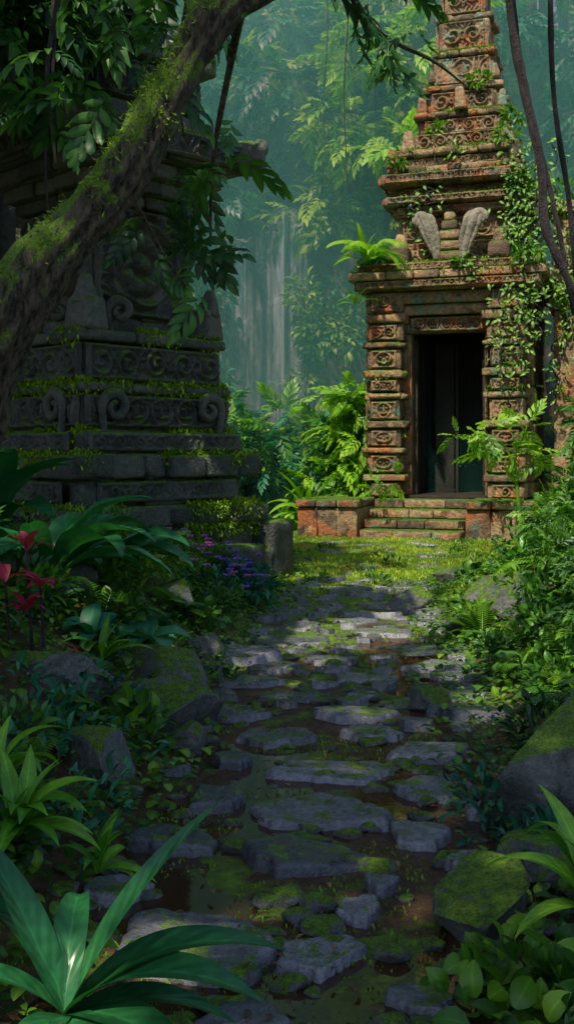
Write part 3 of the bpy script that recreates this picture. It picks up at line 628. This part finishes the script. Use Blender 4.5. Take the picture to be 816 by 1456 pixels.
# ------------------------------------------------------------------ foreground plants
def plant(name, mb, mat): return make(name, mb, mat)
mb = MB()
def one(T, c, az, size, el=0.0, C=.5, w=1.0): 
    a = math.radians(az); inst(mb, T, [c], [(math.cos(a), math.sin(a), el)], [size], U=np.array([0, 0, 1.0]), C=[C], W=w)
c0 = (-.62, 2.95, .12); up_ = T_leaf(22, .10, (62, 42), .35, 2, .8); flat_ = T_leaf(22, .10, (48, -22), .32, 2, .8); arch = T_leaf(22, .10, (70, -40), .32, 2, .8); low = T_leaf(22, .11, (28, -30), .3, 2, .8)
one(up_, c0, 12, .72, C=.55, w=1.15); one(flat_, c0, 4, .68, C=.5, w=1.2); one(flat_, c0, -22, .66, C=.6, w=1.3); one(low, c0, -38, .55, C=.4, w=1.2); one(arch, c0, 140, .6, C=.35); one(arch, c0, 95, .55, C=.5, w=.9)
one(up_, c0, 150, .6, C=.4); one(low, c0, -70, .45, C=.5, w=1.3); one(low, c0, -100, .4, C=.45, w=1.4); one(flat_, c0, 190, .5, C=.4); one(low, c0, -5, .5, C=.35)
plant('broad_strap_leaf_plant', mb, m_strap)
mb = MB(); rosette(mb, strap, (-.98, 3.85, .30), 24, .36, C=.7, w=1.3); rosette(mb, strap, (-.72, 4.0, .1), 12, .24, C=.6, w=1.2); rosette(mb, strap, (-1.15, 4.2, .4), 14, .34, C=.7, w=1.3); plant('bromeliad', mb, m_strap_br)
mb = MB(); rosette(mb, strap, (.96, 3.3, .26), 26, .42, C=.75, w=1.35); rosette(mb, strap, (1.1, 3.7, .25), 12, .36, C=.6, w=1.2); plant('bromeliad', mb, m_strap_br)
mb = MB(); rosette(mb, strap, (1.1, 3.0, .1), 14, .34, C=.6, w=1.5); plant('bromeliad', mb, m_strap_br)
mb = MB(); rosette(mb, banana, (-1.78, 7.9, .7), 14, 1.05, az=[10, -15, 30, 60, 95, 130, 170, 200, -50, -80, -110, 80, 0, 45], C=.6, w=.85)
rosette(mb, banana, (-1.5, 8.8, .6), 9, .9, C=.5, w=.85); rosette(mb, banana, (-2.6, 9.2, .8), 9, 1.3, C=.4)
plant('banana_plant', mb, m_strap)
mb = MB(); rosette(mb, banana, (-1.02, 7.6, .3), 12, .34, C=.7, w=1.5); rosette(mb, banana, (-1.3, 7.0, .45), 10, .3, C=.6, w=1.5); rosette(mb, banana, (-1.0, 8.3, .25), 8, .3, C=.7, w=1.5)
plant('calathea', mb, m_leaf_bl)
CR = empty('crimson_cordyline', (0, 0, 0))
mb = MB()
for c in ((-1.50, 6.1, 1.12), (-1.40, 6.0, .92), (-1.6, 6.0, .95), (-1.46, 5.9, .80)):
    rosette(mb, [T_leaf(8, .14, (70, -10), .3, 1, .9), T_leaf(8, .14, (45, -40), .3, 1, .9)], c, 11, .17, C=.6)
make('leaves', mb, m_red, CR)
mb = MB()
for x, y, z in [(-1.50, 6.1, 1.12), (-1.40, 6.0, .92), (-1.6, 6.0, .95)]: tube(mb, [(x + .03, y, gz(x, y)), (x, y, z)], [.012, .008], 6, 3)
make('stems', mb, m_vine, CR)
mb = MB()
fl = T_leaf(5, .38, (40, -20), .2, 1, 1.0)
for i in range(50):
    c = np.array([-.56 + rng.normal() * .22, 11.1 + rng.normal() * .3, 0]); c[2] = gz(c[0], c[1]) + rng.uniform(.22, .45)
    inst(mb, fl, np.tile(c, (6, 1)), [(math.cos(a), math.sin(a), .3) for a in np.arange(6) * pi / 3], .05, C=np.full(6, rng.random()), U=np.array([rng.normal() * .6, -.6, 1.0]))
plant('violet_flowers', mb, m_flower)
mb = MB()
for i in range(9): cloud(mb, leaf_md, (-.62 + rng.normal() * .25, 11.3 + rng.normal() * .3, .28), (.22, .22, .16), 90, .13, 1, .3)
plant('flowering_bush', mb, m_leaf_bl)

# understory
def scatter_xy(n, x0, x1, y0, y1, cond):
    x = rng.uniform(x0, x1, n); y = rng.uniform(y0, y1, n); k = cond(x, y); return x[k], y[k]
off = lambda x, y: np.abs(x - path_x(y))
fern_m = MB(); bush_dk = MB(); bush_md = MB(); bush_bl = MB(); bush_br = MB(); cover = MB(); rd = MB()
x, y = scatter_xy(470, -4.5, 5.0, 3.4, 14, lambda x, y: (off(x, y) > 1.1) & ~((np.hypot(x + 2.34, y - 13.6) < 2.2)))
for a, b_ in zip(x, y):
    z = gz(a, b_); o = off(a, b_); k = rng.random(); s = rng.uniform(.7, 1.2) * np.interp(o, [1, 2.5], [.5, 1.1]) * np.interp(b_, [3, 6], [.6, 1])
    if a < 0 and b_ > 9.5: s *= .75
    if k < .30: rosette(fern_m, fronds, (a, b_, z), rng.integers(7, 11), .55 * s, C=rng.uniform(.3, .8))
    elif k < .40: cloud(bush_dk, leaf_md, (a, b_, z + .2 * s), (.32 * s, .32 * s, .26 * s), 110, .13 * s ** .5, 1, .4)
    elif k < .66: cloud(bush_md, leaf_md, (a, b_, z + .2 * s), (.34 * s, .34 * s, .25 * s), 100, .12 * s ** .5, 1, .4)
    elif k < .77: cloud(rd, leaf_rd, (a, b_, z + .15 * s), (.28 * s, .28 * s, .2 * s), 55, .15 * s ** .5, 1, .4)
    elif k < .86: rosette(bush_bl, banana, (a, b_, z + .02), 9, .42 * s, C=.6, w=1.1)
    else: rosette(bush_br, strap, (a, b_, z), 11, .45 * s, C=.6, w=1.0)
for (a, b_, z, r, kind) in [(3.5, 12.4, .9, .55, 1), (4.1, 13.8, 1.4, .7, 1), (3.0, 10.8, .8, .45, 1), (4.5, 15.2, 1.7, .7, 1), (5.2, 17.0, 1.6, .9, 0), (4.0, 15.6, .9, .45, 1), (2.6, 8.4, .7, .35, 1), (2.2, 7.0, .65, .3, 1),
                         (3.5, 9.8, 1.0, .5, 1), (5.1, 14, 2.6, .7, 0), (5.8, 18.5, 2.4, 1.0, 1), (5.9, 16.5, 3.2, 1.0, 0), (-3.1, 10.3, 1.2, .7, 0), (-2.6, 7.5, 1.2, .5, 1), (-1.6, 9.6, .6, .4, 1), (-1.2, 10.7, .40, .3, 1), (-.95, 12.0, .3, .26, 1)]:
    m_ = bush_md if kind else bush_dk
    for q in range(7): cloud(m_, twig, (a + rng.normal() * r * .45, b_ + rng.normal() * r * .45, z + rng.normal() * r * .35), r * .38, 28, .32 * max(.55, r), 1, .15, .1)
x, y = scatter_xy(30000, -4, 4.6, 2.6, 14.5, lambda x, y: off(x, y) > .6 + .45 * rng.random(len(x)) + .25 * vnoise(np.stack([x, y, 0 * x], -1), 1.3))
inst(cover, leaf_rd, np.stack([x, y, gz(x, y) + rng.uniform(.01, .10, len(x))], -1), np.stack([rng.normal(size=len(x)), rng.normal(size=len(x)), rng.uniform(-.1, .9, len(x))], -1), rng.uniform(.03, .085, len(x)))
make('ground_cover_plants', cover, m_leaf_md)
x, y = scatter_xy(60000, -1.2, 2.2, 2.6, 14.5, lambda x, y: (vnoise(np.stack([x, y, 0 * x], -1), 2.3, 5) > .30 - .25 * sstep(6, 11, y)) & (off(x, y) < 1.2))
mossm = MB(); inst(mossm, T_leaf(3, .2, (50, 0), .2), np.stack([x, y, gz(x, y)], -1), np.stack([rng.normal(size=len(x)), rng.normal(size=len(x)), rng.uniform(.2, 1.5, len(x))], -1), rng.uniform(.008, .024, len(x)))
make('moss_tufts', mossm, m_moss)
mb = MB(); x, y = scatter_xy(900, -1.4, 2.0, 2.8, 12, lambda x, y: off(x, y) < 1.3)
inst(mb, leaf_md, np.stack([x, y, gz(x, y) + .02 + .05 * rng.random(len(x))], -1), np.stack([rng.normal(size=len(x)), rng.normal(size=len(x)), rng.normal(size=len(x)) * .15], -1), rng.uniform(.025, .06, len(x)))
make('fallen_leaves', mb, leaf_mat('leaf_litter', (.05, .025, .01), (.16, .085, .03), (.30, .20, .05)))
make('ferns', fern_m, m_leaf_md); make('dark_undergrowth', bush_dk, m_leaf_dk); make('green_undergrowth', bush_md, m_leaf_md); make('arum_undergrowth', bush_bl, m_leaf_bl); make('strap_leaf_undergrowth', bush_br, m_strap_br); make('round_leaf_undergrowth', rd, m_leaf_md)

mb = MB()
for i in range(26): 
    a, b_ = rng.uniform(.5, 1.1), rng.uniform(2.75, 3.4); cloud(mb, leaf_rd, (a, b_, .08), (.14, .14, .08), 16, .09, 1, .5)
plant('broadleaf_ground_plant', mb, m_leaf_md)
mb = MB()
for i in range(20):
    a, b_ = rng.uniform(.85, 1.3), rng.uniform(4.2, 5.2); cloud(mb, leaf_md, (a, b_, gz(a, b_) + .08), (.14, .14, .12), 30, .08, 1, .4)
for i in range(20):
    a, b_ = rng.uniform(-1.4, -.75), rng.uniform(4.2, 6.2); cloud(mb, leaf_md, (a, b_, gz(a, b_) + .08), (.16, .16, .12), 30, .08, 1, .4)
plant('creeping_plant', mb, m_leaf_bl)

# ------------------------------------------------------------------ clearing grass and moss
n = 120000
x = rng.uniform(-3.2, 6.5, n); y = 12.2 + 12.8 * rng.random(n) ** 1.2
pp = np.stack([x, y, 0 * x], -1)
k = (vnoise(pp, 1.1, 3) + .6 * vnoise(pp, 3.2, 3) > -.45 + .8 * np.clip(1 - off(x, y) / .9, 0, 1) * (y < 14.5)) & ~((x > 1.2) & (y > 20.6)); x, y = x[k], y[k]; pp = pp[k]
mb = MB(); inst(mb, blade, np.stack([x, y, gz(x, y)], -1), np.stack([rng.normal(size=len(x)), rng.normal(size=len(x)), 0 * x], -1), rng.uniform(.015, .055, len(x)) * (1 + .8 * np.clip(vnoise(pp, 2.0, 1), 0, 1)), W=2.6,
     C=np.clip(.65 + .5 * vnoise(pp, .9, 9) + rng.normal(size=len(x)) * .15, 0, 1))
make('grass', mb, m_grass)
mb = MB()
for i in range(120):
    y_ = rng.uniform(13, 20); x_ = rng.uniform(-1.5, 5); 
    if off(x_, y_) < 1.0 and rng.random() < .7: continue
    cloud(mb, leaf_md, (x_, y_, gz(x_, y_) + .04), (.16, .16, .08), 30, .09, 1, .3)
make('low_weeds', mb, m_leaf_md)

# ------------------------------------------------------------------ plants around the lit temple
mb = MB()
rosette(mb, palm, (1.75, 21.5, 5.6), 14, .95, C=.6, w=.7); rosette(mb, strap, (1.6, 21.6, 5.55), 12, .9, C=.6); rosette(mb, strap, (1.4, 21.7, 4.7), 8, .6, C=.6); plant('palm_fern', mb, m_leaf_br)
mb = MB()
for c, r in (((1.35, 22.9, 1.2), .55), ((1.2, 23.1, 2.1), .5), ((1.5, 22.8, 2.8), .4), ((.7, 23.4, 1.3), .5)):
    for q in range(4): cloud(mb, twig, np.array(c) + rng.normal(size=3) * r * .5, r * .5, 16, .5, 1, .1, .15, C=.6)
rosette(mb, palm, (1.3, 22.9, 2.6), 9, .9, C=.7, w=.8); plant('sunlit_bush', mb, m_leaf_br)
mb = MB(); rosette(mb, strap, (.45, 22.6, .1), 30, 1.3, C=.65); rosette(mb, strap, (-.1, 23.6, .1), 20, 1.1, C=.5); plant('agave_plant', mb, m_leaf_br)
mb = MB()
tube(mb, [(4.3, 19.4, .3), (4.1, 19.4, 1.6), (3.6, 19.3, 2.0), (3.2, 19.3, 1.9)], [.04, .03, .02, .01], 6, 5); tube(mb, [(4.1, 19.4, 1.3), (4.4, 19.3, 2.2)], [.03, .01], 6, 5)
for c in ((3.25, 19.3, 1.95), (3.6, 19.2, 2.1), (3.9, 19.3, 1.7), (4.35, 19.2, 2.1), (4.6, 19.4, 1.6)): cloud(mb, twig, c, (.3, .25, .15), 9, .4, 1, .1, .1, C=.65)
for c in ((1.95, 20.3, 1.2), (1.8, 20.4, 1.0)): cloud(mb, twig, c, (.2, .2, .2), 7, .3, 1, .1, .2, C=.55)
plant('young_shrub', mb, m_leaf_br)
mb = MB(); mbs = MB()
for i in range(34):
    x0 = rng.choice([rng.uniform(1.0, 1.95), rng.uniform(1.7, 2.9), rng.uniform(-1.7, 1.0)], p=[.45, .34, .21]); z0 = rng.uniform(4.9, 8.2) if x0 < 2 else rng.uniform(4, 7); yf = -.34 if x0 < 1.9 and z0 < 5.7 else (.1 if x0 < 1.9 else .82); Ln = rng.uniform(.6, 2.4) if x0 > 1 else rng.uniform(.3, .8)
    pts = [(x0 + math.sin(q * 3 + i) * .1, yf - .02 + rng.normal() * .03, z0 - q * Ln / 6) for q in range(7)]
    Pq, _ = tube(mbs, pts, [.015] * 3, 5, 6)
    kk = rng.integers(0, len(Pq), int(38 * Ln)); inst(mb, leaf_md, Pq[kk] + rng.normal(size=(len(kk), 3)) * np.array([.13, .05, .06]), rng.normal(size=(len(kk), 3)) * np.array([1, .5, .5]) + np.array([0, -.5, -.6]), rng.uniform(.07, .18, len(kk)), U=np.array([0, -1, .3]), C=np.clip(rng.normal(size=len(kk)) * .25 + .7, 0, 1))
for c, r in [((1.6, -.25, 5.6), .25), ((1.4, .1, 7.1), .3), ((2.2, .8, 6.9), .5), ((1.1, .4, 8.1), .28), ((2.4, .7, 4.9), .4), ((.3, -.3, 5.5), .15), ((1.2, .7, 8.6), .25), ((-1.1, .1, 7.7), .16), ((-.4, .7, 8.5), .16), ((.5, .85, 9.5), .2), ((-.6, .3, 6.7), .14)]:
    cloud(mb, leaf_md, c, (r, r * .5, r * .7), int(300 * r), .17, 1, 0, .3, C=.7)
make('ivy_stems', mbs, m_vine, TR); make('ivy_leaves', mb, m_leaf_md, TR)
mb = MB()
for z, x0, x1, yf in ((5.57, -1.9, 1.8, -.1), (5.39, -2.0, 1.9, -.24), (7.0, -1.38, 1.5, .17), (7.47, -1.45, 1.5, .12), (8.02, -1.2, 1.3, .38), (8.9, -.85, 1.0, .82), (.73, -2.7, -1.5, -1.5), (.73, .6, 1.5, -1.5), (9.5, -.7, .9, .92), (2.02, -1.8, -.9, -.06), (3.0, .75, 1.5, -.06), (10.25, -.6, .8, 1.0), (3.3, -1.8, -.9, -.06), (6.8, -1.2, 1.4, .3)):
    n = int(620 * (x1 - x0)); u = rng.uniform(x0, x1, n); t = rng.uniform(-.04, .2, n); k = fbm(np.stack([u, u * 0 + z * 3, 0 * u], -1), 2.0, 2, 4) > -.06; u, t = u[k], t[k]
    inst(mb, leaf_lo, np.stack([u, yf + t, z - (t < 0) * rng.random(len(u)) * .12], -1), rng.normal(size=(len(u), 3)), rng.uniform(.03, .08, len(u)))
make('ledge_moss', mb, m_moss, TR)
mb = MB()
for z, hw in ((1.66, 1.39), (.80, 1.40), (1.04, 1.42), (.45, 1.50), (3.12, 1.05), (2.5, 1.12), (1.94, 1.18), (5.62, 1.2)):
    for s in range(3):
        n = 2300; u = rng.uniform(-hw, hw, n); t = -hw + rng.uniform(-.07, .15, n)
        k = fbm(np.stack([u, t * 0 + z, 0 * u], -1), 2.2, 2, s * 5) > -.2; u, t = u[k], t[k]
        zz = z + rng.uniform(-.03, .035, len(u)) - (t < -hw) * rng.random(len(u)) * .16
        P = np.stack([u, t, zz], -1) if s == 0 else (np.stack([-t, u, zz], -1) if s == 1 else np.stack([t, u, zz], -1))
        inst(mb, leaf_lo, P, rng.normal(size=P.shape) + np.array([0, 0, -.1]), rng.uniform(.03, .085, len(u)), C=np.clip(.8 + rng.normal(size=len(u)) * .2, 0, 1))
make('ledge_moss', mb, m_moss, TL)

# ------------------------------------------------------------------ cliff with waterfall
CL = empty('waterfall_cliff', (0, 0, 0))
nu, nv = 200, 140
U = np.linspace(-9, 5, nu)[:, None] * np.ones((1, nv)); V = np.linspace(0, 1, nv)[None] * np.ones((nu, 1))
topz = 8.3 + .9 * np.sin(U * 1.1) + .5 * np.sign(np.sin(U * 2.3 + 1)) - 2.5 * sstep(1.0, 2.4, U) ; Zc = V * topz
Pn = np.stack([U * 1.0, 0 * U, Zc * .16], -1)
yo = 30.3 + 1.4 * fbm(Pn, .5, 3) + .9 * np.floor(3 * fbm(Pn, .9, 2, 4)) / 3 * 2 + .5 * fbm(np.stack([U, 0 * U, Zc * .5], -1), 1.6, 4) + 1.0 * V
yo = np.where(V > .985, yo + 5, yo)
mb = MB(); mb.add(np.stack([U, yo, Zc], -1), gridf(nu, nv)); make('rock_face', mb, m_cliff, CL)
m_water, nt = nt_new('falling_water'); tc = N(nt, 'ShaderNodeTexCoord').outputs['Object']; mp = N(nt, 'ShaderNodeMapping'); mp.inputs['Scale'].default_value = (2.6, 2.6, .20); nt.links.new(tc, mp.inputs[0])
nz = noise(nt, mp.outputs[0], 2.4, 9, .75); p = N(nt, 'ShaderNodeBsdfPrincipled'); p.inputs['Base Color'].default_value = (.34, .56, .58, 1); p.inputs['Roughness'].default_value = .5
at = N(nt, 'ShaderNodeVertexColor', layer_name='Col'); sep = N(nt, 'ShaderNodeSeparateColor'); nt.links.new(at.outputs[0], sep.inputs[0])
tr = N(nt, 'ShaderNodeBsdfTransparent'); ms = N(nt, 'ShaderNodeMixShader'); nt.links.new(M(nt, 'MULTIPLY', ramp(nt, nz, [(.38, (0, 0, 0)), (.68, (.85, .85, .85))]), sep.outputs[0]), ms.inputs[0]); nt.links.new(tr.outputs[0], ms.inputs[1]); nt.links.new(p.outputs[0], ms.inputs[2]); out(nt, ms.outputs[0])
mb = MB()
for x0, x1, zt, yb in ((-.9, .7, 8.4, 28.4), (-.4, .3, 8.7, 28.2), (-1.9, -.9, 7.9, 28.3)):
    a = np.linspace(x0, x1, 50)[:, None] * np.ones((1, 60)); v = np.linspace(0, 1, 60)[None] * np.ones((50, 1)); e = np.clip(np.minimum(a - x0, x1 - a) / (x1 - x0) * 4, 0, 1) * (.35 + .65 * v)
    a = a + (a - (x0 + x1) / 2) * .35 * (1 - v)
    yy = np.full(a.shape, yb) + .16 * np.sin(a * 9) + .08 * np.sin(a * 21) + 1.6 * np.clip(v - .93, 0, 1) / .07 + .3 * fbm(np.stack([a, 0 * a, v], -1), .8, 2) + .4 * np.floor(v * 3) / 3
    mb.add(np.stack([a, yy, v * zt], -1), gridf(50, 60), np.stack([e.ravel()] * 3 + [np.ones(e.size)], -1))
make('falling_water', mb, m_water, CL)

# ------------------------------------------------------------------ background forest
BF = empty('distant_forest', (0, 0, 0))
fb = MB(); fm = MB(); fr = MB(); tk = MB(); fbr = MB()
for i in range(340):
    y_ = rng.uniform(31, 52); x_ = rng.uniform(-.42, .42) * y_ + 1; z_ = gz(x_, y_) + rng.uniform(.3, 3.5)
    r = rng.uniform(.9, 1.8); cloud([fb, fb, fm][rng.integers(3)], twig, (x_, y_, z_), (r, r, r * .6), 20, r * .85, 1, 0, .3)
for i in range(160):
    y_ = rng.uniform(25, 44); x_ = rng.uniform(-.35, .35) * y_ + 1
    if y_ < 30 and abs(x_ + .4) < 1.2: continue
    z_ = gz(x_, y_) + rng.uniform(0, .6); rosette(fr if rng.random() < .6 else fbr, banana_lo if rng.random() < .7 else palm, (x_, y_, z_ + .2), 9, rng.uniform(1.2, 2.3), C=rng.uniform(.3, .8))
for i in range(46):
    x_ = rng.uniform(-6, 4); rosette(fr, banana_lo, (x_, 30.4 + rng.random() * 1.5, 7.9 + rng.uniform(-.3, 1.4)), 10, rng.uniform(1.1, 1.9), C=rng.uniform(.3, .9))
for i in range(96):
    x_ = rng.uniform(-3.5, 2.2); y_ = rng.uniform(23.6, 28.0); r = rng.uniform(.35, .7); cloud([fm, fb, fbr, fbr][rng.integers(4)], twig, (x_, y_, r * .7 + rng.uniform(0, 1.9)), (r, r, r * .8), 26, .55, 1, .1, .2)
for i in range(30):
    x_ = rng.uniform(.3, 1.9) if i % 2 else rng.uniform(-3, -1.4); cloud([fm, fb, fbr][i % 3], leaf_md, (x_, 27.9, rng.uniform(1, 6)), (.45, .3, .5), 120, .26, 1, 0, .4)
for i in range(34):
    y_ = rng.uniform(27, 46); x_ = rng.uniform(-.34, .36) * y_ + .8
    if y_ < 30 and -3 < x_ < 1.6: continue
    z0 = gz(x_, y_) - .3; H = rng.uniform(14, 20); ln = rng.normal() * .8; r = rng.uniform(.12, .3)
    P_, _ = tube(tk, [(x_, y_, z0), (x_ + ln * .3, y_, z0 + H * .35), (x_ + ln * .6, y_, z0 + H * .7), (x_ + ln, y_, z0 + H)], [r * 1.3, r, r * .8, r * .4], 9, 6, .15, 1.5)
    for q in range(8):
        zz = rng.uniform(.35, 1.0) * H; a = rng.uniform(0, 6.28); L_ = rng.uniform(1, 2.8); c = np.array([x_ + ln * zz / H, y_, z0 + zz]); tip = c + np.array([math.cos(a) * L_, math.sin(a) * L_, rng.uniform(-.2, .9)])
        tube(tk, [c, (c + tip) / 2 + np.array([0, 0, .2]), tip], [r * .3, r * .2, .02], 5, 4)
        mm_ = [fb, fm, fb, fbr][rng.integers(4)]
        for w_ in range(2): cloud(mm_, twig, (c + (tip - c) * rng.uniform(.6, 1.1)) + rng.normal(size=3) * .3, (.9, .9, .35), 18, .8, 1, 0, .35)
for i in range(26):
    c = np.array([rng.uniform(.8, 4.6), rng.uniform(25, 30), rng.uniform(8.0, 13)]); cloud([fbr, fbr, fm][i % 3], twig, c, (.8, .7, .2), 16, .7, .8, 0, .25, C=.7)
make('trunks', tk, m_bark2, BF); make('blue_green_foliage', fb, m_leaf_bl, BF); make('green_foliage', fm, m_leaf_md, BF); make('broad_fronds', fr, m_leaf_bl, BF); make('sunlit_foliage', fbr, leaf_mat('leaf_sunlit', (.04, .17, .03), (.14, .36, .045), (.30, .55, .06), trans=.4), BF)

# ------------------------------------------------------------------ side / canopy trees
def big_tree(name, x_, y_, H, r, crowns, lean=(0, 0), mat=None):
    e = empty(name, (x_, y_, 0)); a = MB(); b_ = MB(); lx, ly = lean
    tube(a, [(0, 0, -.3), (lx * .2, ly * .2, H * .3), (lx * .6, ly * .6, H * .7), (lx, ly, H)], [r * 1.5, r, r * .8, r * .4], 16, 8, .2, 1.5, 7)
    for (cx, cy, cz, rr, n, s) in crowns:
        k = min(1, cz / H); base = (lx * k * .8, ly * k * .8, min(cz, H) * .85)
        tube(a, [base, ((base[0] + cx) / 2, (base[1] + cy) / 2, (base[2] + cz) / 2 + .3), (cx, cy, cz)], [r * .35, r * .2, .02], 7, 5, .1)
        for q in range(5): cloud(b_, twig, np.array([cx, cy, cz]) + rng.normal(size=3) * rr * np.array([.5, .5, .22]), (rr * .55, rr * .55, rr * .3), n // 5, s, 1, 0, .3)
    make('trunk', a, m_bark2, e); make('crown', b_, mat or m_leaf_dk, e); return e
def crowns(x0, x1, y0, y1, z0, z1, n, rr, leaves, s): return [(rng.uniform(x0, x1), rng.uniform(y0, y1), rng.uniform(z0, z1), rr, leaves, s) for _ in range(n)]
# tall trees behind and to the left of the path: their high crowns keep the near path in shade
big_tree('canopy_tree', -6.0, -3.0, 13, .4, crowns(-3.5, 4.0, -5, 5, 11, 14, 11, 1.7, 55, 1.0))
big_tree('canopy_tree', 1.5, -6.0, 13, .4, crowns(-5.0, 2.0, -4, 5, 11, 14, 9, 1.7, 55, 1.0))
big_tree('canopy_tree', -6.5, 4.0, 13, .35, crowns(-2.5, 2.4, -2, 3.0, 9.5, 13, 9, 1.5, 60, 1.0))
big_tree('canopy_tree', -5.5, 8.0, 10, .3, crowns(-.5, 3.8, -1.5, 3.5, 5.3, 7.5, 13, 1.0, 75, .6))
big_tree('canopy_tree', -6.5, 12.5, 12, .35, crowns(-1, 3.6, -1.5, 1, 6.4, 10, 11, 1.2, 80, .7))
big_tree('canopy_tree', 8.0, 17.0, 12, .35, crowns(-2.0, 1.5, -2, 1.5, 5.5, 12, 11, 1.2, 75, .7))
big_tree('canopy_tree', 5.2, 8.0, 8, .22, crowns(-2.6, 0.5, -1.5, 2.5, 5.7, 7.5, 7, .75, 60, .45))
big_tree('canopy_tree', -9.5, 20.0, 13, .4, crowns(-2, 4, -2, 2, 5.5, 13, 13, 1.4, 75, .8))

# ------------------------------------------------------------------ mist
m_mist, nt = nt_new('mist'); vs = N(nt, 'ShaderNodeVolumeScatter'); vs.inputs['Color'].default_value = (.22, .86, .74, 1); vs.inputs['Density'].default_value = .064; vs.inputs['Anisotropy'].default_value = .0
o = N(nt, 'ShaderNodeOutputMaterial'); nt.links.new(vs.outputs[0], o.inputs['Volume'])
bpy.ops.mesh.primitive_cube_add(size=1, location=(0, 39.4, 11)); mist = bpy.context.object; mist.name = 'mist'; mist.scale = (60, 33, 26); mist.data.materials.append(m_mist)

# ------------------------------------------------------------------ light
S = Vector((-.25, -.50, .83)).normalized()
sun = bpy.data.lights.new('sun', 'SUN'); sun.energy = 5.0; sun.angle = math.radians(.5); sun.color = (1, .91, .72)
so = bpy.data.objects.new('sun', sun); so.rotation_euler = S.to_track_quat('Z', 'Y').to_euler(); so.location = (-5, -8, 20); sc.collection.objects.link(so)
w = bpy.data.worlds.new('World'); sc.world = w; w.use_nodes = True; nt = w.node_tree; nt.nodes.clear()
sk = nt.nodes.new('ShaderNodeTexSky'); sk.sky_type = 'NISHITA'; sk.sun_disc = False; sk.sun_elevation = math.asin(S.z); sk.sun_rotation = math.atan2(S.x, S.y)
bg = nt.nodes.new('ShaderNodeBackground'); bg.inputs[1].default_value = .15; o = nt.nodes.new('ShaderNodeOutputWorld'); nt.links.new(sk.outputs[0], bg.inputs[0]); nt.links.new(bg.outputs[0], o.inputs[0])
sc.view_settings.view_transform = 'Standard'; sc.view_settings.look = 'None'; sc.view_settings.exposure = 0

cam = bpy.data.cameras.new('camera'); co = bpy.data.objects.new('camera', cam); sc.collection.objects.link(co)
co.location = (0, 0, 1.7); co.rotation_euler = (math.radians(90), 0, 0); cam.sensor_fit = 'VERTICAL'; cam.sensor_height = 24; cam.lens = 24.73; cam.shift_y = -.06; cam.clip_end = 1500; cam.clip_start = .05
sc.camera = co
